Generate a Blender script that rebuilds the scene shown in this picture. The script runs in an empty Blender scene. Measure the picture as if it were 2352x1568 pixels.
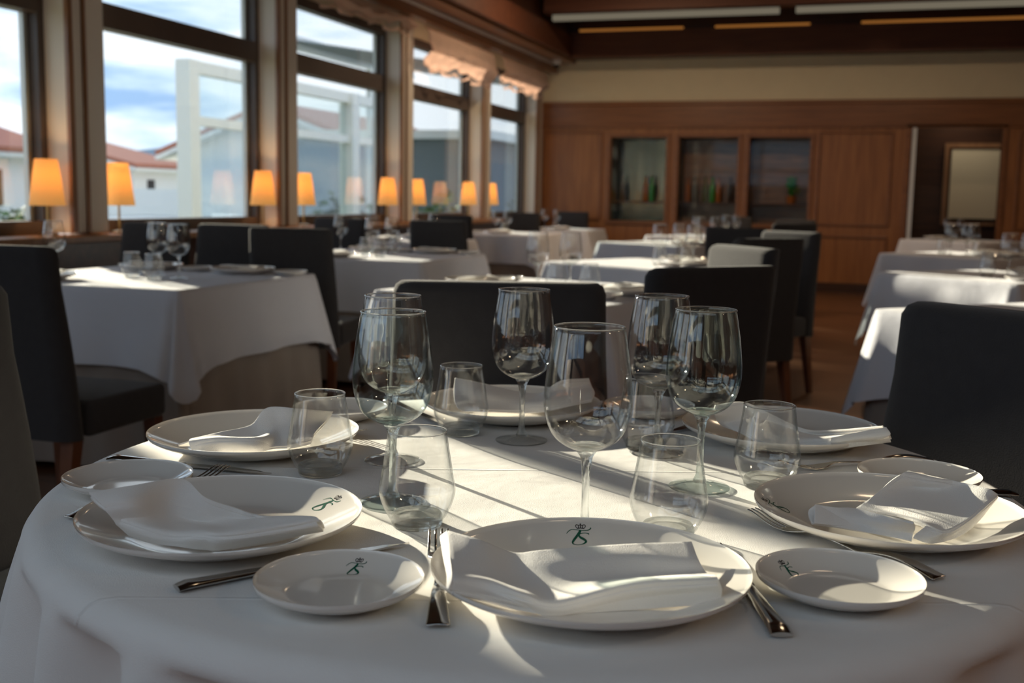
import bpy, bmesh, math, random
from mathutils import Vector, Matrix, noise
random.seed(4)
PI = math.pi
SC = bpy.context.scene
COL = SC.collection

# ------------------------------------------------------------------ camera
F_PX, PITCH, YAW, ROLL, EYE = 2540.0, math.radians(7.4), math.radians(18.0), 0.018, 1.12
CAM = Vector((0, 0, EYE))
fwd = Vector((-math.sin(YAW)*math.cos(PITCH), math.cos(YAW)*math.cos(PITCH), -math.sin(PITCH)))
r0 = Vector((math.cos(YAW), math.sin(YAW), 0)); u0 = r0.cross(fwd)
cr, sr = math.cos(ROLL), math.sin(ROLL)
rgt = r0*cr + u0*sr
up = u0*cr - r0*sr
cd = bpy.data.cameras.new('camera'); cam = bpy.data.objects.new('camera', cd); COL.objects.link(cam)
cam.matrix_world = Matrix(((rgt.x, up.x, -fwd.x, CAM.x), (rgt.y, up.y, -fwd.y, CAM.y), (rgt.z, up.z, -fwd.z, CAM.z), (0, 0, 0, 1)))
cd.sensor_width = 36.0; cd.lens = 36.0*F_PX/2352.0; cd.clip_start = 0.05; cd.clip_end = 400
cd.dof.use_dof = True; cd.dof.focus_distance = 1.36; cd.dof.aperture_fstop = 6.0
SC.camera = cam

def at(x, y, z):
    """world point at height z on the sight line of photo pixel (x, y)"""
    d = fwd + rgt*((x-1176)/F_PX) - up*((y-784)/F_PX)
    return CAM + d*((z-EYE)/d.z)

# ------------------------------------------------------------------ colour management, cycles
vs = SC.view_settings
vs.view_transform = 'Standard'; vs.look = 'None'; vs.gamma = 1.0; vs.exposure = 0.3; vs.use_curve_mapping = False
cy = SC.cycles
cy.max_bounces = 10; cy.diffuse_bounces = 6; cy.glossy_bounces = 4; cy.transmission_bounces = 8
cy.transparent_max_bounces = 40; cy.caustics_reflective = False; cy.caustics_refractive = False
cy.sample_clamp_indirect = 4.0; cy.sample_clamp_direct = 0; cy.use_denoising = True
cy.use_adaptive_sampling = True; cy.adaptive_threshold = 0.015; cy.blur_glossy = 0.0
try:
    cy.denoiser = 'OPENIMAGEDENOISE'; cy.denoising_input_passes = 'RGB_ALBEDO_NORMAL'
except Exception: pass

# ------------------------------------------------------------------ world: bright broken cloud
W = bpy.data.worlds.new('world'); SC.world = W; W.use_nodes = True
nt = W.node_tree; nt.nodes.clear()
def wn(t, **k):
    n = nt.nodes.new(t)
    for a, b in k.items(): setattr(n, a, b)
    return n
out = wn('ShaderNodeOutputWorld'); bg = wn('ShaderNodeBackground'); tc = wn('ShaderNodeTexCoord')
mp = wn('ShaderNodeMapping'); mp.inputs['Scale'].default_value = (2.6, 2.6, 13.0); mp.inputs['Location'].default_value = (1.3, .4, .2)
nz = wn('ShaderNodeTexNoise'); nz.inputs['Scale'].default_value = 1.6; nz.inputs['Detail'].default_value = 5; nz.inputs['Roughness'].default_value = .55
rp = wn('ShaderNodeValToRGB')
rp.color_ramp.elements[0].position = .38; rp.color_ramp.elements[0].color = (.30, .47, .74, 1)
rp.color_ramp.elements[1].position = .56; rp.color_ramp.elements[1].color = (.86, .92, 1.0, 1)
e = rp.color_ramp.elements.new(.47); e.color = (.55, .70, .88, 1)
nt.links.new(tc.outputs['Generated'], mp.inputs[0]); nt.links.new(mp.outputs[0], nz.inputs['Vector']); nt.links.new(nz.outputs['Fac'], rp.inputs[0])
nt.links.new(rp.outputs[0], bg.inputs[0]); bg.inputs[1].default_value = 1.42
nt.links.new(bg.outputs[0], out.inputs[0])

# ------------------------------------------------------------------ sun: low, from the window side, beyond the table
SUN_EL = math.radians(11.6); SUN_DIR = Vector((0.823, -0.568, 0)).normalized()*math.cos(SUN_EL); SUN_DIR.z = -math.sin(SUN_EL)
sd = bpy.data.lights.new('sun', 'SUN'); sd.energy = 14.0; sd.angle = math.radians(.7); sd.color = (1.0, .89, .70)
so = bpy.data.objects.new('sun', sd); COL.objects.link(so); so.rotation_euler = SUN_DIR.to_track_quat('-Z', 'Y').to_euler(); so.location = (-30, 22, 14)

XW, YD, YN, XR, ZC = -4.6, 14.8, -2.6, 5.2, 2.97     # window wall, far wall, near wall, right wall, soffit height
PIT = 2.33; Y0 = 5.32; PW = .33                        # pillar pitch, first pillar start, pillar width
SILL, TR0, TR1, GTOP = .87, 2.11, 2.26, 2.66
for k in range(-3, 4):                                 # light portals in the windows help sampling of the sky
    ya, yb = max(YN+.1, Y0+PIT*k+PW), Y0+PIT*(k+1)
    ld = bpy.data.lights.new('portal', 'AREA'); ld.shape = 'RECTANGLE'; ld.size = yb-ya; ld.size_y = GTOP-SILL
    ld.cycles.is_portal = True; ya = 3.70 if k == -1 else ya; ld.size = yb-ya
    lo = bpy.data.objects.new('portal', ld); COL.objects.link(lo); lo.location = (XW-.1, (ya+yb)/2, (SILL+GTOP)/2)
    lo.rotation_euler = (PI/2, 0, -PI/2)

# glazed wall and roof added unseen behind the camera for fill, sampled the same way
for (sx, sy, loc, rot) in ((4.2, 1.3, (-2.5, YN-.3, 2.2), (PI/2, 0, 0)), (6.9, 1.9, (-1.1, -1.45, 3.15), (PI, 0, 0))):
    ld = bpy.data.lights.new('portal', 'AREA'); ld.shape = 'RECTANGLE'; ld.size = sx; ld.size_y = sy; ld.cycles.is_portal = True
    lo = bpy.data.objects.new('portal', ld); COL.objects.link(lo); lo.location = loc
    lo.rotation_euler = (PI/2, 0, 0) if rot[0] < 3 else (0, 0, 0)

# ------------------------------------------------------------------ materials
def mat(name):
    m = bpy.data.materials.new(name); m.use_nodes = True; n = m.node_tree
    b = n.nodes['Principled BSDF']
    return m, n, b
def simple(name, col, rough=.5, metal=0.0, spec=.5, coat=0, sheen=0, bump=0, bscale=200, var=0, vscale=6, trans=0):
    m, n, b = mat(name)
    b.inputs['Base Color'].default_value = (*col, 1); b.inputs['Roughness'].default_value = rough
    b.inputs['Metallic'].default_value = metal; b.inputs['Specular IOR Level'].default_value = spec
    b.inputs['Coat Weight'].default_value = coat; b.inputs['Coat Roughness'].default_value = .05
    b.inputs['Sheen Weight'].default_value = sheen; b.inputs['Transmission Weight'].default_value = trans
    t = n.nodes.new('ShaderNodeTexCoord')
    if var:
        z = n.nodes.new('ShaderNodeTexNoise'); z.inputs['Scale'].default_value = vscale; z.inputs['Detail'].default_value = 4
        n.links.new(t.outputs['Object'], z.inputs['Vector'])
        mx = n.nodes.new('ShaderNodeMix'); mx.data_type = 'RGBA'
        mx.inputs[6].default_value = (*[c*(1-var) for c in col], 1); mx.inputs[7].default_value = (*[min(1, c*(1+var)) for c in col], 1)
        n.links.new(z.outputs['Fac'], mx.inputs[0]); n.links.new(mx.outputs[2], b.inputs['Base Color'])
    if bump:
        z = n.nodes.new('ShaderNodeTexNoise'); z.inputs['Scale'].default_value = bscale; z.inputs['Detail'].default_value = 3
        n.links.new(t.outputs['Object'], z.inputs['Vector'])
        bp = n.nodes.new('ShaderNodeBump'); bp.inputs['Strength'].default_value = bump; bp.inputs['Distance'].default_value = .002
        n.links.new(z.outputs['Fac'], bp.inputs['Height']); n.links.new(bp.outputs[0], b.inputs['Normal'])
    return m
def wood(name, c0, c1, rough=.4, grain=(1.5, 1.5, .12), coat=.2):
    m, n, b = mat(name)
    t = n.nodes.new('ShaderNodeTexCoord'); mpn = n.nodes.new('ShaderNodeMapping'); mpn.inputs['Scale'].default_value = grain
    z = n.nodes.new('ShaderNodeTexNoise'); z.inputs['Scale'].default_value = 14; z.inputs['Detail'].default_value = 6; z.inputs['Distortion'].default_value = .6
    r = n.nodes.new('ShaderNodeValToRGB'); r.color_ramp.elements[0].position = .35; r.color_ramp.elements[1].position = .68
    r.color_ramp.elements[0].color = (*c0, 1); r.color_ramp.elements[1].color = (*c1, 1)
    n.links.new(t.outputs['Object'], mpn.inputs[0]); n.links.new(mpn.outputs[0], z.inputs['Vector']); n.links.new(z.outputs['Fac'], r.inputs[0])
    n.links.new(r.outputs[0], b.inputs['Base Color']); b.inputs['Roughness'].default_value = rough
    b.inputs['Coat Weight'].default_value = coat; b.inputs['Coat Roughness'].default_value = .25
    return m
def cloth_mat(name, col, creases=()):
    """woven cotton with pressed crease lines: each crease = (nx, ny, offset) in object space"""
    m, n, b = mat(name)
    b.inputs['Base Color'].default_value = (*col, 1); b.inputs['Roughness'].default_value = .85
    b.inputs['Sheen Weight'].default_value = .25; b.inputs['Specular IOR Level'].default_value = .2
    t = n.nodes.new('ShaderNodeTexCoord')
    z = n.nodes.new('ShaderNodeTexNoise'); z.inputs['Scale'].default_value = 900; z.inputs['Detail'].default_value = 2
    z2 = n.nodes.new('ShaderNodeTexNoise'); z2.inputs['Scale'].default_value = 9; z2.inputs['Detail'].default_value = 3
    n.links.new(t.outputs['Object'], z.inputs['Vector']); n.links.new(t.outputs['Object'], z2.inputs['Vector'])
    b1 = n.nodes.new('ShaderNodeBump'); b1.inputs['Strength'].default_value = .6; b1.inputs['Distance'].default_value = .0008
    b2 = n.nodes.new('ShaderNodeBump'); b2.inputs['Strength'].default_value = .45; b2.inputs['Distance'].default_value = .009
    n.links.new(z.outputs['Fac'], b1.inputs['Height']); n.links.new(z2.outputs['Fac'], b2.inputs['Height'])
    n.links.new(b2.outputs[0], b1.inputs['Normal']); last = b1
    for (nx, ny, off) in creases:
        d = n.nodes.new('ShaderNodeVectorMath'); d.operation = 'DOT_PRODUCT'; d.inputs[1].default_value = (nx, ny, 0)
        n.links.new(t.outputs['Object'], d.inputs[0])
        s = n.nodes.new('ShaderNodeMath'); s.operation = 'SUBTRACT'; s.inputs[1].default_value = off; n.links.new(d.outputs['Value'], s.inputs[0])
        a = n.nodes.new('ShaderNodeMath'); a.operation = 'ABSOLUTE'; n.links.new(s.outputs[0], a.inputs[0])
        r = n.nodes.new('ShaderNodeMapRange'); r.inputs['From Min'].default_value = 0; r.inputs['From Max'].default_value = .003
        r.inputs['To Min'].default_value = 1; r.inputs['To Max'].default_value = 0; n.links.new(a.outputs[0], r.inputs[0])
        bb = n.nodes.new('ShaderNodeBump'); bb.inputs['Strength'].default_value = .8; bb.inputs['Distance'].default_value = .0016
        n.links.new(r.outputs[0], bb.inputs['Height']); n.links.new(last.outputs[0], bb.inputs['Normal']); last = bb
    n.links.new(last.outputs[0], b.inputs['Normal'])
    return m
def thin_glass(name, base, edge, lo=.06, hi=.95, power=5.0):
    """thin clear wall: lets light straight through, mirrors more and tints more towards grazing"""
    m = bpy.data.materials.new(name); m.use_nodes = True; n = m.node_tree; n.nodes.clear()
    o = n.nodes.new('ShaderNodeOutputMaterial'); tr = n.nodes.new('ShaderNodeBsdfTransparent'); gl = n.nodes.new('ShaderNodeBsdfGlossy')
    gl.inputs['Roughness'].default_value = .035; mx = n.nodes.new('ShaderNodeMixShader'); lw = n.nodes.new('ShaderNodeLayerWeight'); lw.inputs['Blend'].default_value = .5
    p = n.nodes.new('ShaderNodeMath'); p.operation = 'POWER'; p.inputs[1].default_value = power
    r = n.nodes.new('ShaderNodeMapRange'); r.inputs['To Min'].default_value = lo; r.inputs['To Max'].default_value = hi
    c = n.nodes.new('ShaderNodeMix'); c.data_type = 'RGBA'; c.inputs[6].default_value = (*base, 1); c.inputs[7].default_value = (*edge, 1)
    n.links.new(lw.outputs['Facing'], p.inputs[0]); n.links.new(p.outputs[0], r.inputs[0]); n.links.new(r.outputs[0], mx.inputs[0])
    p2 = n.nodes.new('ShaderNodeMath'); p2.operation = 'POWER'; p2.inputs[1].default_value = 5.0
    n.links.new(lw.outputs['Facing'], p2.inputs[0]); n.links.new(p2.outputs[0], c.inputs[0])
    n.links.new(c.outputs[2], tr.inputs[0]); n.links.new(tr.outputs[0], mx.inputs[1]); n.links.new(gl.outputs[0], mx.inputs[2]); n.links.new(mx.outputs[0], o.inputs[0])
    return m
def blown_glass(name, base, edge, f=.5):
    """real refraction on the closed double wall, part of the light let straight through so the cloth behind is not left black"""
    m = bpy.data.materials.new(name); m.use_nodes = True; n = m.node_tree; n.nodes.clear()
    o = n.nodes.new('ShaderNodeOutputMaterial'); g = n.nodes.new('ShaderNodeBsdfGlass'); g.inputs['IOR'].default_value = 1.45; g.inputs['Roughness'].default_value = 0.0
    g.inputs['Color'].default_value = (*base, 1); t = n.nodes.new('ShaderNodeBsdfTransparent'); x = n.nodes.new('ShaderNodeMixShader'); x.inputs[0].default_value = f
    lw = n.nodes.new('ShaderNodeLayerWeight'); lw.inputs['Blend'].default_value = .5; p = n.nodes.new('ShaderNodeMath'); p.operation = 'POWER'; p.inputs[1].default_value = 5.0
    c = n.nodes.new('ShaderNodeMix'); c.data_type = 'RGBA'; c.inputs[6].default_value = (*base, 1); c.inputs[7].default_value = (*edge, 1)
    n.links.new(lw.outputs['Facing'], p.inputs[0]); n.links.new(p.outputs[0], c.inputs[0]); n.links.new(c.outputs[2], t.inputs[0]); n.links.new(c.outputs[2], g.inputs['Color'])
    n.links.new(t.outputs[0], x.inputs[1]); n.links.new(g.outputs[0], x.inputs[2]); n.links.new(x.outputs[0], o.inputs[0])
    return m
def translucent_cloth(name, col, f=.5):
    m, n, b = mat(name); b.inputs['Base Color'].default_value = (*col, 1); b.inputs['Roughness'].default_value = .8; b.inputs['Sheen Weight'].default_value = .3
    t = n.nodes.new('ShaderNodeBsdfTranslucent'); t.inputs[0].default_value = (*col, 1); x = n.nodes.new('ShaderNodeMixShader'); x.inputs[0].default_value = f
    o = n.nodes['Material Output']; n.links.new(b.outputs[0], x.inputs[1]); n.links.new(t.outputs[0], x.inputs[2]); n.links.new(x.outputs[0], o.inputs[0]); return m
def solid_glass(name, col):
    m = bpy.data.materials.new(name); m.use_nodes = True; n = m.node_tree; n.nodes.clear()
    o = n.nodes.new('ShaderNodeOutputMaterial'); g = n.nodes.new('ShaderNodeBsdfGlass'); g.inputs['IOR'].default_value = 1.48; g.inputs['Roughness'].default_value = 0.0
    g.inputs['Color'].default_value = (*col, 1)
    t = n.nodes.new('ShaderNodeBsdfTransparent'); t.inputs[0].default_value = (*col, 1); x = n.nodes.new('ShaderNodeMixShader'); x.inputs[0].default_value = .55
    n.links.new(t.outputs[0], x.inputs[1]); n.links.new(g.outputs[0], x.inputs[2]); n.links.new(x.outputs[0], o.inputs[0])
    return m

M = {}
c1a, c1b = at(500, 1072, .75), at(1800, 1086, .75)
cdir = (c1b-c1a); cdir.z = 0; cdir.normalize(); cn = Vector((-cdir.y, cdir.x, 0))
TC = Vector((-.407, 1.372, 0))                       # centre of the round table
off1 = cn.dot(c1a-TC); c2 = at(1080, 1378, .75); off2 = cn.dot(c2-TC)
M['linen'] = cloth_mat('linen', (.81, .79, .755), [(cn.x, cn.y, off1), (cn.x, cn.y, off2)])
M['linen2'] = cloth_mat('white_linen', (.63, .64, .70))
M['napkin'] = cloth_mat('napkin_cotton', (.85, .825, .785))
M['taupe'] = cloth_mat('taupe_cloth', (.30, .25, .215))
M['china'] = simple('china', (.80, .765, .71), .12, coat=.6, spec=.6)
M['steel'] = simple('steel', (.62, .60, .57), .13, metal=1)
M['ink'] = simple('green_ink', (.005, .10, .055), .25)
M['ink2'] = simple('dark_ink', (.02, .015, .015), .25)
M['fabric'] = simple('charcoal_fabric', (.040, .038, .040), .95, sheen=.15, bump=.5, bscale=500, var=.15, vscale=40, spec=.1)
M['legwood'] = wood('leg_wood', (.09, .028, .012), (.16, .055, .022), .35)
M['panel'] = wood('panel_wood', (.25, .094, .028), (.37, .148, .046), .42, (2, 2, .12))
M['panel_rail'] = wood('rail_wood', (.19, .070, .022), (.28, .106, .034), .38, (.12, 2, 2))
M['dark'] = wood('dark_wood', (.030, .011, .006), (.062, .022, .010), .4, (.12, 2, 2))
M['beam'] = wood('beam_wood', (.085, .026, .012), (.13, .042, .018), .6, (.1, 2, 2), 0)
M['cornice'] = wood('cornice_wood', (.20, .080, .038), (.30, .13, .065), .3, (2, .1, 2))
M['frame'] = simple('window_frame', (.085, .064, .056), .45, var=.2)
M['alu'] = simple('pale_frame', (.80, .83, .83), .35)
M['pillar'] = simple('pillar_paint', (.72, .67, .59), .6, var=.04)
M['strip'] = wood('strip_wood', (.22, .11, .055), (.32, .17, .09), .4)
M['cream'] = simple('cream_wall', (.76, .68, .50), .8, var=.05, bump=.2, bscale=60)
M['floor'] = wood('floor_wood', (.075, .030, .012), (.135, .055, .024), .3, (.12, 1.6, 1), .4)
M['brass'] = simple('brass', (.42, .28, .12), .3, metal=1)
M['pale'] = simple('pale_panel', (.72, .66, .52), .7)
M['silk'] = translucent_cloth('shade_fabric', (.74, .58, .50), .6)
M['black'] = simple('black_paint', (.012, .012, .013), .4)
M['white_paint'] = simple('white_paint', (.78, .80, .82), .5)
M['render'] = simple('white_render', (.80, .82, .86), .8, var=.04)
M['tile'] = simple('roof_tile', (.42, .16, .11), .8, var=.25, vscale=12)
M['grey_awning'] = simple('grey_awning', (.20, .23, .25), .7)
M['ground'] = simple('ground', (.20, .22, .15), .95, var=.4, vscale=.8)
M['leaf'] = simple('leaf', (.10, .16, .06), .8, var=.5, vscale=7)
M['dryleaf'] = simple('dry_leaf', (.28, .25, .16), .85, var=.5, vscale=5)
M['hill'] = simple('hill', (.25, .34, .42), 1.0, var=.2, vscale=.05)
M['mirror'] = simple('smoked_mirror', (.13, .15, .14), .16, metal=1)
M['amber_reflect'] = wood('amber_reflection', (.12, .055, .02), (.26, .11, .035), .3, (.2, 2, 2), .6)  # brown grain stands in for wood walls reflected in the cabinet back
M['clear'] = thin_glass('clear_glass', (.99, .993, .992), (.80, .84, .84))
M['aqua'] = thin_glass('aqua_glass', (.965, .988, .98), (.72, .87, .85))
M['pane'] = thin_glass('window_glass', (.97, .985, .98), (.80, .90, .88), .07, .8, 3)
M['tintpane'] = thin_glass('tinted_screen_glass', (.90, .95, .945), (.7, .85, .83), .08, .8, 3)
M['doorglass'] = thin_glass('cabinet_glass', (.96, .97, .96), (.8, .86, .84), .012, .5, 5)
M['rimglass'] = blown_glass('rim_glass', (.98, .99, .99), (.9, .93, .93), .9)
M['solid'] = solid_glass('solid_clear', (.97, .985, .98)); M['solid_aqua'] = solid_glass('solid_aqua', (.94, .985, .975))
M['greenbottle'] = simple('green_bottle', (.02, .26, .03), .12, coat=.5)
M['amberbottle'] = simple('amber_bottle', (.32, .09, .012), .12, coat=.5)
M['darkbottle'] = simple('dark_bottle', (.035, .026, .02), .12, coat=.5)
M['olivebottle'] = simple('olive_bottle', (.07, .08, .015), .12, coat=.5)
# translucent lit lamp shade
ms = bpy.data.materials.new('lamp_shade'); ms.use_nodes = True; n = ms.node_tree; n.nodes.clear()
o_ = n.nodes.new('ShaderNodeOutputMaterial'); ad = n.nodes.new('ShaderNodeAddShader'); df = n.nodes.new('ShaderNodeBsdfTranslucent'); d2 = n.nodes.new('ShaderNodeBsdfDiffuse'); mxs = n.nodes.new('ShaderNodeMixShader')
df.inputs[0].default_value = (.50, .33, .14, 1); d2.inputs[0].default_value = (.50, .36, .20, 1); mxs.inputs[0].default_value = .6
em = n.nodes.new('ShaderNodeEmission'); em.inputs[0].default_value = (1.0, .62, .2, 1); em.inputs[1].default_value = .20
n.links.new(d2.outputs[0], mxs.inputs[1]); n.links.new(df.outputs[0], mxs.inputs[2]); n.links.new(mxs.outputs[0], ad.inputs[0]); n.links.new(em.outputs[0], ad.inputs[1]); n.links.new(ad.outputs[0], o_.inputs[0])
M['shade'] = ms
def emit(name, col, s):
    m = bpy.data.materials.new(name); m.use_nodes = True; n = m.node_tree; n.nodes.clear()
    o = n.nodes.new('ShaderNodeOutputMaterial'); e = n.nodes.new('ShaderNodeEmission'); e.inputs[0].default_value = (*col, 1); e.inputs[1].default_value = s
    n.links.new(e.outputs[0], o.inputs[0]); return m
M['bulb'] = emit('bulb', (1, .62, .25), 12.0)
M['tube'] = emit('pale_tube', (1.0, .86, .62), .13)
M['cove'] = emit('warm_cove', (1.0, .38, .08), .22)

# ------------------------------------------------------------------ mesh helpers
def mesh_obj(name, bm, m, parent=None, smooth=True, angle=None, subsurf=0, solid=0, soff=0):
    me = bpy.data.meshes.new(name); bmesh.ops.recalc_face_normals(bm, faces=bm.faces[:]); bm.normal_update(); bm.to_mesh(me); bm.free()
    me.materials.append(m if not isinstance(m, str) else M[m])
    for p in me.polygons: p.use_smooth = smooth
    if angle is not None and smooth:
        try: me.set_sharp_from_angle(angle=math.radians(angle))
        except Exception: pass
    o = bpy.data.objects.new(name, me); COL.objects.link(o)
    if parent is not None: o.parent = parent
    if solid:
        md = o.modifiers.new('solid', 'SOLIDIFY'); md.thickness = solid; md.offset = soff
    if subsurf:
        md = o.modifiers.new('sub', 'SUBSURF'); md.levels = subsurf; md.render_levels = subsurf
    return o
def tag(o, label=None, cat=None, group=None, kind=None):
    if label: o['label'] = label
    if cat: o['category'] = cat
    if group: o['group'] = group
    if kind: o['kind'] = kind
    return o
def empty(name, loc, rz=0, label=None, cat=None, group=None):
    o = bpy.data.objects.new(name, None); COL.objects.link(o); o.empty_display_size = .1
    o.location = loc; o.rotation_euler = (0, 0, rz); return tag(o, label, cat, group)
KIDS = {}
def copy_tree(o, parent=None):
    c = o.copy(); COL.objects.link(c); c.parent = parent
    for ch in list(o.children): copy_tree(ch, c)
    return c
def place(proto, used, loc, rz, label, group=None, rx=0):
    """first call moves the prototype itself, later calls copy it"""
    o = proto if not used else copy_tree(proto)
    used.append(1); o.location = loc; o.rotation_euler = (rx, 0, rz); o['label'] = label
    if group: o['group'] = group
    return o
def box(bm, x0, x1, y0, y1, z0, z1, bev=0, seg=2):
    b = bmesh.new(); bmesh.ops.create_cube(b, size=1)
    for v in b.verts: v.co = Vector(((x0+x1)/2+v.co.x*(x1-x0), (y0+y1)/2+v.co.y*(y1-y0), (z0+z1)/2+v.co.z*(z1-z0)))
    if bev: bmesh.ops.bevel(b, geom=b.edges[:], offset=bev, segments=seg, affect='EDGES', profile=.5)
    merge(bm, b)
def merge(bm, b):
    vm = {v: bm.verts.new(v.co) for v in b.verts}
    for f in b.faces:
        try: bm.faces.new([vm[v] for v in f.verts])
        except ValueError: pass
    b.free()
def lathe(bm, prof, seg=48, c=(0, 0, 0), closed=False):
    """revolve (r, z) points; r == 0 makes a pole"""
    rings = []
    for r, z in prof:
        if r < 1e-6: rings.append([bm.verts.new((c[0], c[1], c[2]+z))])
        else: rings.append([bm.verts.new((c[0]+r*math.cos(2*PI*i/seg), c[1]+r*math.sin(2*PI*i/seg), c[2]+z)) for i in range(seg)])
    pr = list(zip(rings, rings[1:])) + ([(rings[-1], rings[0])] if closed else [])
    for a, b in pr:
        if len(a) == 1 and len(b) == 1: continue
        for i in range(seg):
            j = (i+1) % seg
            if len(a) == 1: bm.faces.new((a[0], b[i], b[j])) if False else bm.faces.new((a[0], b[j], b[i]))
            elif len(b) == 1: bm.faces.new((a[i], a[j], b[0]))
            else: bm.faces.new((a[i], a[j], b[j], b[i]))
def tube(bm, pts, r, seg=10):
    pts = [Vector(p) for p in pts]; rings = []
    for i, p in enumerate(pts):
        t = (pts[min(i+1, len(pts)-1)]-pts[max(i-1, 0)]).normalized()
        a = t.cross(Vector((0, 0, 1))); a = a.normalized() if a.length > 1e-4 else Vector((1, 0, 0)); b = t.cross(a)
        rr = r[i] if isinstance(r, (list, tuple)) else r
        rings.append([bm.verts.new(p+a*rr*math.cos(2*PI*k/seg)+b*rr*math.sin(2*PI*k/seg)) for k in range(seg)])
    for a, b in zip(rings, rings[1:]):
        for k in range(seg): bm.faces.new((a[k], a[(k+1) % seg], b[(k+1) % seg], b[k]))
    bm.faces.new(rings[0][::-1]); bm.faces.new(rings[-1])
def grid(bm, P, flip=False):
    V = [[bm.verts.new(p) for p in row] for row in P]
    for i in range(len(V)-1):
        for j in range(len(V[0])-1):
            q = (V[i][j], V[i+1][j], V[i+1][j+1], V[i][j+1])
            bm.faces.new(q[::-1] if flip else q)
    return V
def cr1(p0, p1, p2, p3, t):
    return .5*((2*p1)+(p2-p0)*t+(2*p0-5*p1+4*p2-p3)*t*t+(3*p1-p0-3*p2+p3)*t*t*t)
def spline(pts, n):
    pts = [Vector(p) for p in pts]; o = []
    for i in range(len(pts)-1):
        a = pts[i-1] if i else pts[0]*2-pts[1]; d = pts[i+2] if i+2 < len(pts) else pts[-1]*2-pts[-2]
        for k in range(n): o.append(cr1(a, pts[i], pts[i+1], d, k/n))
    o.append(pts[-1]); return o
def surf(ctrl, n):
    rows = [spline(r, n) for r in ctrl]
    cols = [spline([rows[i][j] for i in range(len(rows))], n) for j in range(len(rows[0]))]
    return [[cols[j][i] for j in range(len(cols))] for i in range(len(cols[0]))]
def bobj(name, boxes, m, parent=None, kind=None, bev=0, smooth=False):
    bm = bmesh.new()
    for b in boxes: box(bm, *b, bev=bev)
    o = mesh_obj(name, bm, m, parent, smooth=smooth)
    if kind: o['kind'] = kind
    return o

# ------------------------------------------------------------------ room shell
ST = 'structure'
bobj('floor', [(XW-.3, XR+.2, YN-.2, YD+2.2, -.12, 0)], 'floor', kind=ST)
bobj('wall_right', [(XR, XR+.15, YN, YD, 0, 3.7)], 'panel', kind=ST)
bobj('wall_near', [(XW-.1, XR, YN-.15, YN, 0, 1.6), (XW-.1, XR, YN-.15, YN, 2.8, 3.1), (-.4, XR, YN-.15, YN, 1.6, 2.8)], 'dark', kind=ST)
w = bobj('window_10', [(x, x+.07, YN-.12, YN-.03, 1.6, 2.8) for x in (-4.6, -3.2, -1.8, -.47)]+[(XW+.07, -.47, YN-.11, YN-.04, 1.95, 2.05)], 'frame', kind=ST)  # unseen near window, added and sized for the fill light
bobj('pane', [(XW+.07, -.47, YN-.08, YN-.074, 1.6, 1.94), (XW+.07, -.47, YN-.08, YN-.074, 2.06, 2.8)], 'pane', w)
w = bobj('window_11', [(x, x+.07, YN+.2, -.5, 3.0, 3.1) for x in (-4.6, -3.2, -1.8, -.4, 1.0, 2.33)]+[(XW-.1, 2.4, YN, YN+.2, 2.97, 3.1), (XW+.07, 2.33, -1.5, -1.43, 3.01, 3.09)], 'frame', kind=ST)  # unseen roof glazing, added to light the table from above
bobj('pane', [(XW, 2.4, YN+.2, -.5, 3.101, 3.107)], 'pane', w)
# ceiling: wooden soffit round a raised tray
tx0, tx1, ty0, ty1 = -3.95, 1.75, .4, 14.35
bobj('ceiling', [(XW-.1, tx0, -.5, YD, ZC, ZC+.12), (tx1, XR, -.5, YD, ZC, ZC+.12), (tx0, tx1, ty1, YD, ZC, ZC+.12), (tx0, tx1, -.5, ty0, ZC, ZC+.12), (2.41, tx1+3.45, YN, -.5, ZC, ZC+.12), (tx0-.06, tx1+.06, ty0-.06, ty0, ZC+.12, 3.66),
     (tx0-.06, tx0, ty0, ty1, ZC+.12, 3.66), (tx1, tx1+.06, ty0, ty1, ZC+.12, 3.66), (tx0, tx1, ty1, ty1+.06, ZC+.12, 3.66), (tx0-.1, tx1+.1, ty0-.1, ty1+.1, 3.66, 3.72)], 'dark', kind=ST)
bobj('trim_1', [(tx0-.02, tx1+.02, ty1-.06, ty1-.002, ZC-.03, ZC+.30), (tx0+.001, tx0+.06, ty0, ty1-.07, ZC-.02, ZC+.25), (tx1-.06, tx1-.001, ty0, ty1-.07, ZC-.02, ZC+.25)], 'beam', kind=ST)
for k, yb in enumerate((12.93, 10.4, 7.9, 5.4, 2.9)):
    bobj('ceiling_beam' if k == 0 else 'ceiling_beam.%03d' % k, [(tx0+.07, tx1-.07, yb, yb+.22, 3.30, 3.655)], 'beam', kind=ST)
# window wall
bobj('wall_left', [(XW-.25, XW-.08, YN, YD, 0, SILL-.06), (XW-.25, XW-.08, YN, YD, GTOP+.06, 3.1)], 'cream', kind=ST)
bobj('trim_2', [(XW-.08, -4.30, YN, YD, SILL-.05, SILL-.01)], 'strip', kind=ST, bev=.008)
bobj('trim_3', [(XW-.08, -4.36, YN, YD, 0, SILL-.05)], 'dark', kind=ST)
bobj('trim_4', [(XW-.08, XW+.02, YN, YD, GTOP+.06, ZC)], 'cream', kind=ST)
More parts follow.
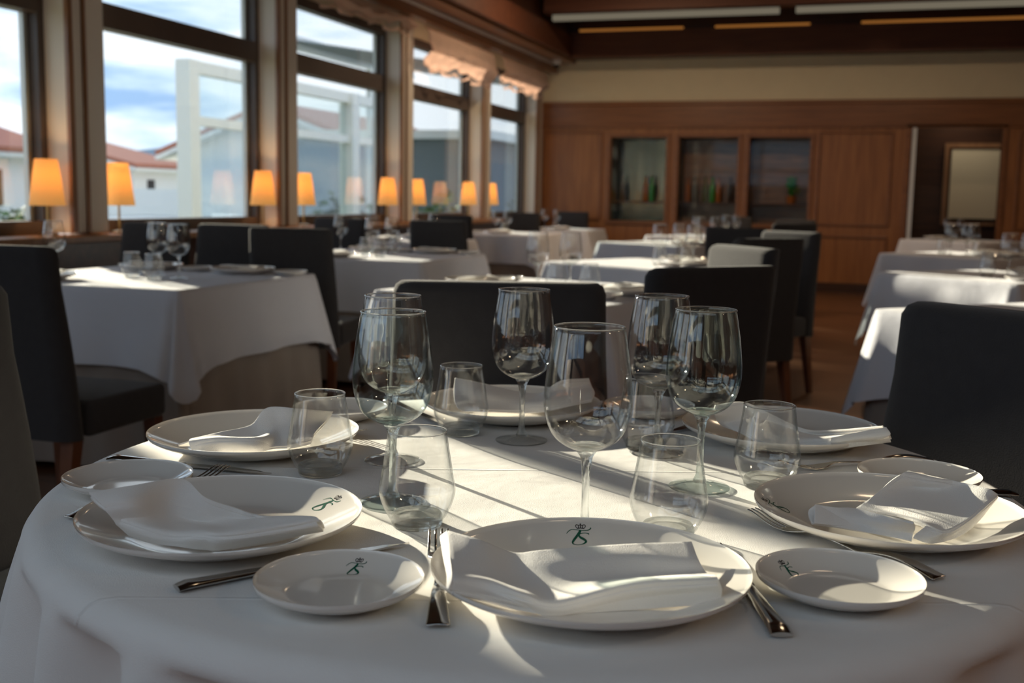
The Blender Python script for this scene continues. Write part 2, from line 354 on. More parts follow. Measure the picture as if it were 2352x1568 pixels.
# cornice board with curtain track
cor = bobj('trim_5', [(-4.34, -4.22, YN, YD-.01, ZC-.17, ZC-.001), (-4.22, -3.97, YN, YD-.01, ZC-.05, ZC-.001)], 'cornice', kind=ST, bev=.006)
bobj('curtain_rail', [(-4.205, -4.175, YN, YD-.05, ZC-.085, ZC-.055)], 'alu', parent=cor)
wi = 0
for k in range(-3, 4):
    ya, yb = Y0+PIT*k+PW, Y0+PIT*(k+1)
    if k == 3: yb = 14.45
    wi += 1
    w = bobj('window_%d' % wi, ([(XW-.066, XW+.026, 4.36, 4.41, SILL+.06, GTOP)] if k == -1 else [])+[(XW-.07, XW+.03, ya-.04, ya+.05, SILL, GTOP+.06), (XW-.07, XW+.03, yb-.05, yb+.04, SILL, GTOP+.06),  # the single extra bar is added out of view to cast a shade band
        (XW-.068, XW+.028, ya+.05, yb-.05, SILL-.01, SILL+.07), (XW-.068, XW+.028, ya+.05, yb-.05, GTOP-.02, GTOP+.058), (XW-.068, XW+.045, ya+.05, yb-.05, TR0, TR1)], 'frame', kind=ST)
    bobj('pane', [(XW-.035, XW-.029, ya+.051, yb-.051, SILL+.07, TR0), (XW-.035, XW-.029, ya+.051, yb-.051, TR1, GTOP-.02)], 'pane', parent=w)
    bobj('glazing_bead', [(XW-.068, XW-.036, yb-.085, yb-.055, SILL+.07, TR0), (XW-.068, XW-.036, yb-.085, yb-.055, TR1, GTOP-.02)], 'alu', parent=w)
bobj('shade_pier', [(XW-.07, -4.42, Y0-PIT+PW+.001, 3.70, SILL, ZC)], 'pillar', kind=ST)  # unseen wider pier, added to keep sun off the table's front left
for k in range(-3, 5):
    ya = Y0+PIT*k
    if k == 4: ya = 14.47
    yb = ya+PW
    if k == 4: yb = YD-.005
    p = bobj('pillar' if k == -3 else 'pillar.%03d' % (k+3), [(XW+.03, -4.42, ya, yb, SILL, ZC)], 'pillar', kind=ST, bev=.004)
    bobj('edge_strip', [(-4.419, -4.395, ya-.012, ya+.03, SILL, ZC-.18), (-4.419, -4.405, ya+.13, ya+.155, SILL, ZC-.18)], 'strip', parent=p)

# far wall: panelling, glazed niches, doorway
WT, RAIL = 2.42, 2.10
zb, zt = .84, 1.95
nich = [(-3.45, -2.70), (-2.53, -1.76), (-1.61, -.85)]
dx0, dx1, dzt = .36, 1.40, 2.08
bx = [(XW, nich[0][0], YD, YD+.1, 0, WT)]
for i, (a, b) in enumerate(nich):
    bx += [(a, b, YD, YD+.1, 0, zb), (a, b, YD, YD+.1, zt, WT)]
    nx = nich[i+1][0] if i < 2 else dx0
    bx.append((b, nx, YD, YD+.1, 0, WT))
bx += [(dx0, dx1, YD, YD+.1, dzt, WT), (dx1, XR, YD, YD+.1, 0, WT)]
wf = bobj('wall_far', bx, 'panel', kind=ST)
bobj('plaster_band', [(XW, XR, YD, YD+.1, WT, 3.4)], 'cream', parent=wf)
bobj('top_rail', [(XW, XR, YD-.04, YD-.001, WT-.05, WT), (XW, XR, YD-.03, YD-.001, RAIL-.03, RAIL+.01), (XW, XR, YD-.018, YD-.001, RAIL+.01, WT-.05)], 'panel_rail', parent=wf, bev=.004)
fr = []
for a, b in nich: fr += [(a-.05, a, YD-.03, YD-.001, zb-.05, zt+.05), (b, b+.05, YD-.03, YD-.001, zb-.05, zt+.05), (a, b, YD-.03, YD-.001, zb-.05, zb), (a, b, YD-.03, YD-.001, zt, zt+.05)]
for a, b in ((-4.38, -3.60), (-.72, .12), (1.62, 2.4), (2.5, 3.3), (3.4, 4.2)):
    fr += [(a-.03, a, YD-.025, YD-.001, .84, 2.03), (b, b+.03, YD-.025, YD-.001, .84, 2.03), (a, b, YD-.025, YD-.001, 2.0, 2.03), (a, b, YD-.025, YD-.001, .84, .87),
           (a-.03, a, YD-.025, YD-.001, .12, .72), (b, b+.03, YD-.025, YD-.001, .12, .72), (a, b, YD-.025, YD-.001, .69, .72)]
bobj('panel_moulding', fr, 'panel_rail', parent=wf, bev=.006)
bobj('baseboard_far', [(XW, dx0-.08, YD-.03, YD-.001, 0, .11), (dx1+.08, XR, YD-.03, YD-.001, 0, .11)], 'dark', kind=ST)
for i, (a, b) in enumerate(nich):
    nb = bobj('display_cabinet' if i == 0 else 'display_cabinet.%03d' % i, [(a-.02, b+.02, YD+.42, YD+.45, zb-.02, zt+.02), (a-.03, a-.001, YD+.11, YD+.42, zb-.02, zt+.02), (b+.001, b+.03, YD+.11, YD+.42, zb-.02, zt+.02), (a, b, YD+.11, YD+.42, zb-.04, zb-.001), (a, b, YD+.11, YD+.42, zt+.001, zt+.03)], 'black')
    tag(nb, ['recessed glazed cabinet nearest the windows, holding three bottles', 'middle recessed glazed cabinet holding a row of bottles', 'recessed glazed cabinet nearest the doorway, holding a green plant'][i], 'cabinet', 'glazed cabinets in the far wall')
    bobj('cabinet_back', [(a, b, YD+.405, YD+.415, zb, zt)], ['mirror', 'amber_reflect', 'amber_reflect'][i], parent=nb)
    bobj('shelf', [(a+.002, b-.002, YD+.12, YD+.40, 1.085, 1.105)], 'dark', parent=nb)
    bobj('glass_door', [(a+.002, b-.002, YD+.04, YD+.046, zb+.002, zt-.002)], 'doorglass', parent=nb)
def bottle_proto(m, h=.33):
    s = h/.33; bm = bmesh.new()
    lathe(bm, [(0, 0), (.034, 0), (.038, .006), (.038, .17*s), (.034, .205*s), (.017, .245*s), (.0145, .30*s), (.016, .302*s), (.016, .32*s), (0, .32*s)], 20)
    bo = mesh_obj('bottle', bm, m, angle=40); tag(bo, 'x', 'bottle')
    bm = bmesh.new(); lathe(bm, [(0, .0), (.0165, 0), (.0165, .016), (0, .016)], 16, (0, 0, .3205*s)); mesh_obj('cork', bm, 'black', bo, angle=40)
    return bo
bots = [(1430, 'darkbottle', 'dark bottle standing alone at the left of the first cabinet'), (1483, 'amberbottle', 'amber bottle beside the bright green one in the first cabinet'), (1497, 'greenbottle', 'bright green bottle on the shelf of the first cabinet'),
        (1580, 'amberbottle', 'amber bottle at the left end of the middle cabinet'), (1594, 'darkbottle', 'dark bottle right beside the amber one in the middle cabinet'), (1619, 'olivebottle', 'olive bottle near the middle of the second cabinet shelf'),
        (1636, 'greenbottle', 'green bottle near the middle of the second cabinet shelf'), (1650, 'amberbottle', 'amber bottle right of the green one in the middle cabinet'), (1677, 'darkbottle', 'dark bottle at the right end of the middle cabinet')]
for px, m, lab in bots:
    d = fwd + rgt*((px-1176)/F_PX) - up*((440-784)/F_PX); p = CAM + d*((YD+.26)/d.y)
    b = bottle_proto(m, .34); b.location = (p.x, YD+.26, 1.106); b['label'] = lab; b['group'] = 'bottles in the glazed cabinets'
# plant in third cabinet
pl = empty('potted_plant', (-1.08, YD+.26, 1.106), 0, 'small green leafy plant in a pot in the right-hand glazed cabinet', 'plant')
bm = bmesh.new(); lathe(bm, [(0, 0), (.05, 0), (.065, .1), (.058, .1), (.05, .09), (0, .09)], 20); mesh_obj('pot', bm, 'amberbottle', pl, angle=40)
bm = bmesh.new()
for i in range(46):
    a = random.uniform(0, 2*PI); h = random.uniform(.12, .33); r = random.uniform(.03, .09); c0 = Vector((0, 0, .08)); c1 = Vector((r*math.cos(a), r*.7*math.sin(a), h))
    s = Vector((-math.sin(a), math.cos(a), .3))*random.uniform(.014, .022); mid = (c0+c1)*.5+Vector((0, 0, .03))
    tip = c1+(c1-mid).normalized()*.05
    vs_ = [bm.verts.new(q) for q in (c0, mid+s*.3, c1+s, tip, c1-s, mid-s*.3)]; bm.faces.new(vs_)
mesh_obj('foliage', bm, 'greenbottle', pl, smooth=False)
# doorway: dark passage with a pale blind beyond
dw = bobj('door_1', [(dx0-.06, dx0, YD-.03, YD+.12, 0, dzt+.06), (dx1, dx1+.06, YD-.03, YD+.12, 0, dzt+.06), (dx0, dx1, YD-.03, YD+.12, dzt, dzt+.06)], 'panel_rail', kind=ST, bev=.004)
bobj('door_edge', [(dx0+.012, dx0+.062, YD-.02, YD+.8, .01, dzt-.01)], 'white_paint', parent=dw)
bobj('passage_wall', [(dx0-.3, dx0-.02, YD+.15, YD+1.6, 0, 2.7), (dx1+.3, dx1+.4, YD+.15, YD+1.6, 0, 2.7), (dx0-.3, dx1+.4, YD+1.6, YD+1.7, 0, 2.7), (dx0-.3, dx1+.4, YD+.15, YD+1.7, 2.7, 2.75)], 'dark', parent=dw)
bl = bobj('roller_blind', [(.93, 1.62, YD+1.50, YD+1.52, .95, 1.88)], 'pale'); tag(bl, 'pale cream blind glowing softly beyond the dark doorway', 'blind')
bobj('blind_frame', [(.84, .90, YD+1.48, YD+1.56, .90, 1.9), (.84, 1.66, YD+1.48, YD+1.56, 1.9, 1.96), (.84, 1.66, YD+1.48, YD+1.56, .86, .90)], 'strip', parent=bl)
# a ceiling lamp out in the passage
ld = bpy.data.lights.new('passage_lamp', 'AREA'); ld.energy = 5; ld.size = .4; ld.color = (1, .84, .6); lo = bpy.data.objects.new('passage_lamp', ld); COL.objects.link(lo); lo.location = (1.0, YD+1.0, 2.66)
pc = bobj('passage_ceiling_lamp', [(.8, 1.2, YD+.8, YD+1.2, 2.665, 2.7)], 'pale'); tag(pc, 'flat square lamp on the ceiling of the passage behind the doorway', 'lamp')

# ceiling strip lamps and warm cove
for i, (xa, xb) in enumerate(((-3.8, -1.16), (-.98, 1.6))):
    t = bobj('ceiling_strip_lamp', [(xa, xb, 13.02, 13.085, 3.22, 3.285)], 'tube', bev=.006)
    tag(t, ['pale strip lamp on the ceiling beam, left one near the windows', 'pale strip lamp on the ceiling beam, right one above the doorway side'][i], 'strip lamp', 'strip lamps on the far ceiling beam')
    bobj('lamp_housing', [(xa, xb, 13.0, 13.1, 3.286, 3.299)], 'dark', parent=t)
for i, (xa, xb) in enumerate(((-3.8, -2.45), (-2.05, -.9), (-.3, 1.6))):
    t = bobj('cove_light', [(xa, xb, ty1-.055, ty1-.02, ZC+.302, ZC+.33)], 'cove')
    tag(t, ['warm glowing cove light over the far wall, left one', 'warm glowing cove light over the far wall, middle one', 'warm glowing cove light over the far wall, right one'][i], 'cove light', 'cove lights along the tray edge')
# small surveillance camera on the cornice end
sc_ = empty('security_camera', (-4.1, 14.3, ZC-.05), 0, 'small pale dome camera under the ceiling corner above the far wall', 'security camera')
bm = bmesh.new(); lathe(bm, [(0, 0), (.06, 0), (.06, -.05), (.05, -.06), (0, -.06)], 24); mesh_obj('housing', bm, 'alu', sc_, angle=40)
bm = bmesh.new(); lathe(bm, [(.048, -.061), (.044, -.085), (.026, -.105), (0, -.112)], 24); mesh_obj('lens_dome', bm, 'black', sc_)

# round lamps added overhead, out of view, to raise the warm fill light
for i, (x, y, w) in enumerate(((.2, 1.4, 1), (3.4, .8, 12), (.2, 4.2, 2), (3.4, 3.8, 8), (-2.6, 7.0, 2), (.2, 7.0, 3), (3.4, 7.0, 6), (-2.6, 11.2, 42), (.2, 11.2, 22), (3.4, 10.6, 6))):
    z = 3.659 if x < 2 else ZC-.001
    bm = bmesh.new(); lathe(bm, [(0, -.05), (.15, -.05), (.16, -.04), (.16, 0), (0, 0)], 32, (0, 0, 0)); o = mesh_obj('ceiling_fill_lamp', bm, 'tube', angle=40); o.location = (x, y, z)
    tag(o, 'added fill lamp over the dining room, ' + ('window side, ' if x < -1 else 'middle, ' if x < 1 else 'right side, ') + ('nearest the camera' if y < 2 else 'second row' if y < 5 else 'third row' if y < 8 else 'farthest'), 'lamp', 'added ceiling fill lamps')
    ld = bpy.data.lights.new('ceiling_fill_light', 'AREA'); ld.shape = 'DISK'; ld.size = .3; ld.energy = w; ld.color = (1, .72, .46)
    lo = bpy.data.objects.new('ceiling_fill_light', ld); COL.objects.link(lo); lo.parent = o; lo.location = (0, 0, -.06)

# gathered shades at the window heads
def swag(y0, y1, zlow, label, x=-4.31):
    bm = bmesh.new(); P = []; N = 90; Mz = 16; L = y1-y0
    for i in range(Mz+1):
        t = i/Mz; row = []
        for j in range(N+1):
            s = j/N; y = y0+s*L
            sc = abs(math.sin(s*L/.42*PI)); zb_ = zlow - .045*sc + .03*math.sin(s*7+y0)
            z = (ZC-.19)*(1-t)+zb_*t
            bulge = .07*math.sin(t*PI)**.7 + .035*math.sin(t*PI*4)*t + .018*math.sin(s*L*23)*t
            row.append((x+bulge, y, z))
        P.append(row)
    grid(bm, P); o = mesh_obj('fabric_shade', bm, 'silk', solid=.006)
    tag(o, label, 'window shade', 'gathered fabric shades at the window heads')
    bm = bmesh.new(); P = [[(x+.002+.03*math.sin(s_*L*21/60)*(k/3), y0+s_*L/60, zlow-.02-.05*abs(math.sin(s_/60*L/.42*PI))-.025*k/3-.0) for s_ in range(61)] for k in range(4)]
    grid(bm, P); mesh_obj('fringe', bm, 'silk', o, solid=.003)
swag(3.35, 5.28, 2.78, 'rose fabric shade gathered above the window nearest the table')
swag(5.68, 7.62, 2.74, 'rose fabric shade above the window left of the sunlit glass pavilion')
swag(8.0, 9.95, 2.70, 'rose fabric shade, scalloped edge, above the grey awning')
swag(10.3, 12.27, 2.44, 'rose fabric shade glowing in sun above the fourth window')
swag(12.62, 14.42, 2.50, 'rose fabric shade at the last window beside the far wall')

# ------------------------------------------------------------------ window lamps
def make_lamp():
    t = empty('table_lamp', (0, 0, 0), 0, 'x', 'lamp')
    bm = bmesh.new(); lathe(bm, [(0, 0), (.055, 0), (.055, .012), (.02, .02), (0, .02)], 24); mesh_obj('base', bm, 'brass', t, angle=40)
    bm = bmesh.new(); lathe(bm, [(0, .02), (.007, .021), (.007, .24), (0, .24)], 12); mesh_obj('stem', bm, 'brass', t, angle=40)
    bm = bmesh.new(); lathe(bm, [(.098, .17), (.062, .43), (.0605, .43), (.0965, .17)], 40, closed=True); mesh_obj('lamp_shade', bm, 'shade', t, angle=40)
    bm = bmesh.new(); lathe(bm, [(0, .242), (.016, .25), (.024, .28), (.016, .305), (0, .31)], 16); mesh_obj('bulb', bm, 'bulb', t)
    l = bpy.data.lights.new('lamp_light', 'POINT'); l.energy = 3.2; l.color = (1, .55, .22); l.shadow_soft_size = .03
    lo = bpy.data.objects.new('lamp_light', l); COL.objects.link(lo); lo.parent = t; lo.location = (0, 0, .34)
    return t
lp = make_lamp(); used = []
ln = ['left of the first pillar, nearest', 'just behind the first pillar', 'left of the second pillar', 'half hidden behind the second pillar', 'left of the third pillar', 'behind the third pillar', 'left of the fourth pillar', 'farthest, peeping from behind the fourth pillar']
for i, y in enumerate((5.17, 5.80, 7.50, 8.14, 9.78, 10.50, 12.0, 12.78)):
    place(lp, used, (-4.455 if i % 2 == 0 else -4.46, y, SILL-.01), 0, 'small amber-shaded lamp on the window sill, '+ln[i], 'amber lamps on the window sill')

# ------------------------------------------------------------------ tableware prototypes
def dish_z(r, R, H):
    f = max(0, min(1, (r-.60*R)/(.40*R)))
    return .006 + (H-.006)*(f**1.35)
def make_plate(name, R, H, cat, kids=True):
    bm = bmesh.new(); prof = [(0, .006)]
    for i in range(1, 6): prof.append((.60*R*i/5, .006))
    for i in range(1, 11): r = .60*R+.395*R*i/10; prof.append((r, dish_z(r, R, H)))
    prof += [(R*.999, H+.0012), (R, H-.0008), (R*.992, H-.0035)]
    for i in range(9, 0, -1): r = .60*R+.395*R*i/10; prof.append((r-.001, dish_z(r, R, H)-.0045))
    prof += [(.60*R, .0012), (.56*R, 0), (.53*R, .0015), (0, .0018)]
    lathe(bm, prof, 96)
    o = mesh_obj(name, bm, 'china', angle=60); tag(o, 'x', cat)
    if not kids: return o
    # printed monogram and crown on the rim, lying on the glaze
    sx, sy = .0275/1000, .034/750
    def stroke(bm, pts, n=5):
        P = spline([(p[0], p[1], p[2]) for p in pts], n); Lf, Rt = [], []
        for i, p in enumerate(P):
            q0, q1 = P[max(0, i-1)], P[min(len(P)-1, i+1)]; t = Vector((q1.x-q0.x, q1.y-q0.y)); t = t.normalized() if t.length else Vector((1, 0)); nrm = Vector((-t.y, t.x))*p.z*.5
            for lst, s in ((Lf, 1), (Rt, -1)):
                x = (p.x+nrm.x*s-1115)*sx*K; y = -(p.y+nrm.y*s-620)*sy*K + cy0
                r = math.hypot(x, y); lst.append(bm.verts.new((x, y, dish_z(r, R, H)+.0003)))
        for i in range(len(P)-1): bm.faces.new((Rt[i], Rt[i+1], Lf[i+1], Lf[i]))
    K = 1.0 if R > .1 else .72
    cy0 = R*.835 if R > .1 else R*.74
    bm = bmesh.new()
    stroke(bm, [(620, 600, 22), (720, 510, 28), (850, 455, 24), (1100, 468, 24), (1300, 480, 24), (1450, 475, 28), (1540, 450, 36), (1590, 395, 46)])
    stroke(bm, [(1180, 480, 90), (1050, 640, 90), (900, 800, 85), (825, 915, 66), (890, 975, 34), (1050, 990, 20), (1230, 950, 34), (1345, 870, 84), (1280, 790, 90), (1150, 720, 85), (1100, 650, 60), (1160, 590, 30), (1330, 568, 26), (1440, 585, 34), (1495, 615, 50)])
    mesh_obj('monogram', bm, 'ink', o, smooth=False)
    bm = bmesh.new()
    stroke(bm, [(1045, 415, 28), (1190, 402, 28), (1330, 420, 28)])
    for s in (-1, 1):
        stroke(bm, [(1190+s*145, 405, 26), (1190+s*195, 340, 26), (1190+s*150, 295, 26), (1190+s*20, 322, 22)])
        stroke(bm, [(1190+s*85, 395, 34), (1190+s*70, 310, 30)])
    stroke(bm, [(1190, 400, 40), (1190, 320, 34), (1190, 250, 34)]); stroke(bm, [(1150, 278, 16), (1230, 278, 16)])
    mesh_obj('crown', bm, 'ink2', o, smooth=False)
    return o
def make_wine(body, solid):
    t = empty('wine_glass', (0, 0, 0), 0, 'x', 'wine glass')
    P = [(.0385, .232), (.0415, .215), (.0447, .195), (.0473, .172), (.0483, .156), (.0477, .142), (.0452, .130), (.0405, .118), (.033, .1085), (.0225, .1015), (.012, .0975), (0, .0965)]
    pts = [(p[0], p[1], 0) for p in P]; S = [(max(0, v.x), v.y) for v in spline(pts, 4)]; S[-1] = (0, .0965)
    inner = [(max(0, r-.0011), z+(.0022 if r < .03 else 0)) for r, z in S]; inner[-1] = (0, .0992)
    bm = bmesh.new(); lathe(bm, inner[::-1]+[(.0379, .2326)]+S, 64); mesh_obj('bowl', bm, body, t)
    lens = [(r-.0016, z+.0012) for r, z in S if .0125 < r < .025]                    # thick bottom of the bowl, drawn down into the stem
    lr = lens[0]
    bm = bmesh.new(); lathe(bm, [(0, lr[1]-.0075), (lr[0]*.5, lr[1]-.006), (lr[0]*.8, lr[1]-.003), lr]+lens[1:]+[(.0112, .0990), (0, .0990)], 48)
    mesh_obj('bowl_bottom', bm, solid, t)
    bm = bmesh.new(); lathe(bm, [(0, .0960), (.011, .0958), (.0072, .090), (.0050, .078), (.0042, .060), (.0042, .035), (.0052, .018), (.0085, .0105), (.0085, .0075), (0, .0075)], 40)
    mesh_obj('stem', bm, solid, t)
    bm = bmesh.new(); lathe(bm, [(0, .0072), (.0095, .0085), (.016, .0062), (.0275, .0038), (.0385, .0026), (.0400, .0016), (.0392, .0004), (.030, .0002), (0, .0002)], 64)
    mesh_obj('foot', bm, body, t)
    bm = bmesh.new(); lathe(bm, [(.0384+.0010*math.cos(a), .2330+.0010*math.sin(a)) for a in [PI*2*k/10 for k in range(10)]], 64, closed=True); mesh_obj('rim', bm, 'rimglass', t)
    return t
def make_tumbler(body, solid):
    t = empty('water_tumbler', (0, 0, 0), 0, 'x', 'tumbler')
    P = [(.0330, .108), (.0355, .090), (.0385, .072), (.0413, .055), (.0432, .044), (.0425, .035), (.0390, .024), (.0335, .013), (.0300, .0075)]
    S = [(v.x, v.y) for v in spline([(a, b, 0) for a, b in P], 4)]; inner = [(r-.0014, z) for r, z in S]
    bm = bmesh.new(); lathe(bm, inner[::-1]+[(.0323, .1086)]+S, 64, closed=False); mesh_obj('wall', bm, body, t)
    bm = bmesh.new(); lathe(bm, [(0, .0135), (.014, .0128), (.023, .0135), (.0272, .0150), (.0292, .0120), (.0282, .0085), (.0298, .0074), (.0290, .0030), (.0275, .0002), (.022, 0), (0, .0012)], 48)
    mesh_obj('thick_base', bm, solid, t)
    bm = bmesh.new(); lathe(bm, [(.0327+.0009*math.cos(a), .1090+.0009*math.sin(a)) for a in [PI*2*k/10 for k in range(10)]], 64, closed=True); mesh_obj('rim', bm, 'rimglass', t); return t
def make_fork():
    t = empty('fork', (0, 0, 0), 0, 'x', 'fork')
    bm = bmesh.new(); L = .205; V = {}
    ys = [-.1025+i*.0041 for i in range(51)]
    def wz(y):
        if y < -.02: f = (y+.1025)/.0825; w = .0098-.0056*min(1, f)**.7; return w, .0022+.006*math.sin(PI*min(1, f))**1.2
        if y < .032: f = (y+.02)/.052; return .0042-.0012*math.sin(f*PI), .0022+.006*0+.0105*math.sin(f*PI*.5)*.3+.0005
        f = (y-.032)/.0705; g = min(1, f*3.6); return .003+(.0105-.003)*g*g*(3-2*g)-.0015*max(0, f-.5), .0058-.0045*math.sin(min(1, f*1.15)*PI)+.0045*f*f
    for i, y in enumerate(ys):
        w, z = wz(y); V[i] = [bm.verts.new((w*(-1+2*j/7), y, z+(.0009*(1-abs(-1+2*j/7)) if y < -.02 else 0))) for j in range(8)]
    for i in range(50):
        for j in range(7):
            if j % 2 == 1 and ys[i] > .058: continue
            bm.faces.new((V[i][j], V[i][j+1], V[i+1][j+1], V[i+1][j]))
    o = mesh_obj('fork_head_and_handle', bm, 'steel', t, solid=.0019, subsurf=1); o.name = 'fork_body'
    for v in o.data.vertices: v.co = Vector((v.co.x*1.15, v.co.y*1.22, v.co.z*1.3))
    return t
def make_knife():
    t = empty('table_knife', (0, 0, 0), 0, 'x', 'knife')
    bm = bmesh.new(); P = []
    for i in range(13):
        f = i/12; y = -.115+.105*f; w = .0098-.0045*f**.8; h = .0042-.0010*f
        if i == 0: w *= .9; h *= .6
        P.append([Vector((w*math.cos(a), y, h+.0004+h*math.sin(a)*.9)) for a in [2*PI*k/14 for k in range(14)]])
    V = [[bm.verts.new(p) for p in r] for r in P]
    for a, b in zip(V, V[1:]):
        for k in range(14): bm.faces.new((a[k], a[(k+1) % 14], b[(k+1) % 14], b[k]))
    bm.faces.new(V[0][::-1]); bm.faces.new(V[-1]); bmesh.ops.recalc_face_normals(bm, faces=bm.faces[:])
    mesh_obj('handle', bm, 'steel', t, angle=50)
    bm = bmesh.new(); n = 20; top = []; bot = []
    for i in range(n+1):
        f = i/n; y = -.011+.121*f; back = .0055-.003*f**3; edge = -.0055-.004*math.sin(min(1, f*1.3)*PI)*.9
        if f > .8: g = (f-.8)/.2; edge = edge*(1-g)+back*g
        top.append((back, edge, y))
    A = [bm.verts.new((b, y, .0050)) for b, e, y in top]; B = [bm.verts.new((b, y, .0030)) for b, e, y in top]; E_ = [bm.verts.new((e if e < b-.0004 else b-.0004, y, .0040)) for b, e, y in top]
    for i in range(n):
        bm.faces.new((A[i], E_[i], E_[i+1], A[i+1])); bm.faces.new((B[i+1], E_[i+1], E_[i], B[i])); bm.faces.new((A[i+1], B[i+1], B[i], A[i]))
    bm.faces.new((A[0], B[0], E_[0])); bm.faces.new((A[n], E_[n], B[n])); mesh_obj('blade', bm, 'steel', t, angle=30)
    for c_ in t.children:
        for v in c_.data.vertices: v.co = Vector((v.co.x*1.1, v.co.y*1.11, v.co.z))
    return t
def napkin(name, sheets, loc, label, group, layers=2):
    """folded cloth from spline sheets (rows of points); extra folded layers lie under the first sheet"""
    bm = bmesh.new()
    for si, (ctrl, n) in enumerate(sheets):
        S = surf(ctrl, n)
        for L in range(layers if si == 0 else 1):
            dz = -.0036*L; k = L
            c = sum((p for r in S for p in r), Vector())/(len(S)*len(S[0]))
            grid(bm, [[p+(c-p)*.012*k+Vector((.0012*k, -.0016*k, dz-.0008*math.sin(i*.5+j*.3)*k)) for j, p in enumerate(r)] for i, r in enumerate(S)])
    for v in bm.verts: v.co -= Vector(loc)
    o = mesh_obj(name, bm, 'napkin', solid=.0026, soff=0); o.location = loc
    md = o.modifiers.new('round', 'BEVEL'); md.width = .0009; md.segments = 2; md.limit_method = 'ANGLE'
    return tag(o, label, 'napkin', group)

PR = {'wine': make_wine('clear', 'solid'), 'wine_aqua': make_wine('aqua', 'solid_aqua'), 'tumbler': make_tumbler('clear', 'solid'),
      'plate': make_plate('dinner_plate', .151, .027, 'plate'), 'bread': make_plate('bread_plate', .078, .020, 'plate'), 'fork': make_fork(), 'knife': make_knife()}
US = {k: [] for k in PR}
US['plainplate'] = []; US['napkin'] = []; US['plainbread'] = []
TT = .75
def put(kind, loc, rz, label, group=None): return place(PR[kind], US[kind], loc, rz, label, group)

# ------------------------------------------------------------------ the round table
RT = .632
rt = empty('round_table', (TC.x, TC.y, 0), 0, 'round pedestal table under the long white cloth in the foreground', 'table')
bm = bmesh.new(); lathe(bm, [(0, .715), (RT-.05, .715), (RT-.044, .72), (RT-.044, .742), (RT-.05, .747), (0, .747)], 96); mesh_obj('tabletop', bm, 'legwood', rt, angle=40)
bm = bmesh.new(); lathe(bm, [(0, .7149), (.05, .7149), (.04, .5), (.05, .12), (.09, .08), (0, .08)], 32); mesh_obj('column', bm, 'legwood', rt, angle=40)
bm = bmesh.new(); lathe(bm, [(0, 0), (.30, 0), (.30, .03), (.06, .0799), (0, .0799)], 40); mesh_obj('base', bm, 'legwood', rt, angle=40)
def round_cloth(R, drop, folds, flare, amp):
    bm = bmesh.new(); NA = 360; rings = []
    cv = bm.verts.new((0, 0, TT))
    for r in (.1, .2, .3, .4, .5, .56, R-.03): rings.append([bm.verts.new((r*math.cos(2*PI*k/NA), r*math.sin(2*PI*k/NA), TT)) for k in range(NA)])
    for i in range(4):                                   # rounded edge
        a = (i+1)/4*PI/2; rings.append([bm.verts.new(((R-.03+.028*math.sin(a))*math.cos(2*PI*k/NA), (R-.03+.028*math.sin(a))*math.sin(2*PI*k/NA), TT-.028*(1-math.cos(a)))) for k in range(NA)])
    for i in range(1, 31):
        t = i/30; ring = []
        for k in range(NA):
            a = 2*PI*k/NA
            w = math.cos(folds*a+1.1*math.sin(2*a+.5)+.8*math.sin(3*a)); w = w-.45
            g = t**.40; am = amp*(.65+.35*math.sin(a*3+1.3))
            sq = .02*math.cos(4*(a-.35))*g                 # the cloth is cut square: it flares at the corners
            r = R-.002+flare*t**1.15+am*w*g+sq+.004*math.sin(17*a+5*t)*g
            z = TT-.028-drop*t
            ring.append(bm.verts.new((r*math.cos(a), r*math.sin(a), z)))
        rings.append(ring)
    for k in range(NA): bm.faces.new((cv, rings[0][k], rings[0][(k+1) % NA]))
    for A, B in zip(rings, rings[1:]):
        for k in range(NA): j = (k+1) % NA; bm.faces.new((A[k], B[k], B[j], A[j]))
    return bm
tc_ = mesh_obj('tablecloth', round_cloth(RT, .243, 24, .045, .042), 'linen', solid=.0015, soff=-1); tc_.location = (TC.x, TC.y, 0)
tag(tc_, 'long white cloth falling in folds over the foreground round table', 'tablecloth')

zt_ = TT+.0003
ang = [293, 352, 53, 113, 177, 235]
nm = ['at the front of the round table, nearest the camera', 'at the right of the round table', 'at the back right of the round table', 'at the back of the round table', 'at the back left of the round table', 'at the left front of the round table']
PXP = [(-.239, .987), (.032, 1.312), (-.124, 1.742), (-.573, 1.769), (-.846, 1.393), (-.658, 1.015)]
PXB = [(-.452, .888), (-.014, 1.063), (.073, 1.525), None, None, (-.866, 1.130)]
logo = [0, 20, 53+90, 113+90, 0, 0]
for i, a in enumerate(ang):
    p = Vector((*PXP[i], zt_)); face = math.atan2(TC.y-p.y, TC.x-p.x)-PI/2
    if i == 1: face += .22
    if i == 0: face = YAW+.02
    if i == 5: face -= .02
    put('plate', p, face, 'dinner plate with a green monogram '+nm[i], 'dinner plates on the round table')
    ab = math.radians(a-29)
    b = Vector((TC.x+.50*math.cos(ab), TC.y+.50*math.sin(ab), zt_)) if PXB[i] is None else Vector((*PXB[i], zt_))
    fb = math.atan2(TC.y-b.y, TC.x-b.x)-PI/2
    if i == 0: fb = YAW-.12
    if i == 1: fb += .12
    put('bread', b, fb, 'small white bread plate ' + ['left of the front dinner plate', 'left of the right-hand dinner plate', 'at the right rear, half behind a napkin', 'at the back rim behind the tumblers', 'behind the left rear dinner plate, beyond the glasses', 'at the far left rim of the table'][i], 'bread plates on the round table')
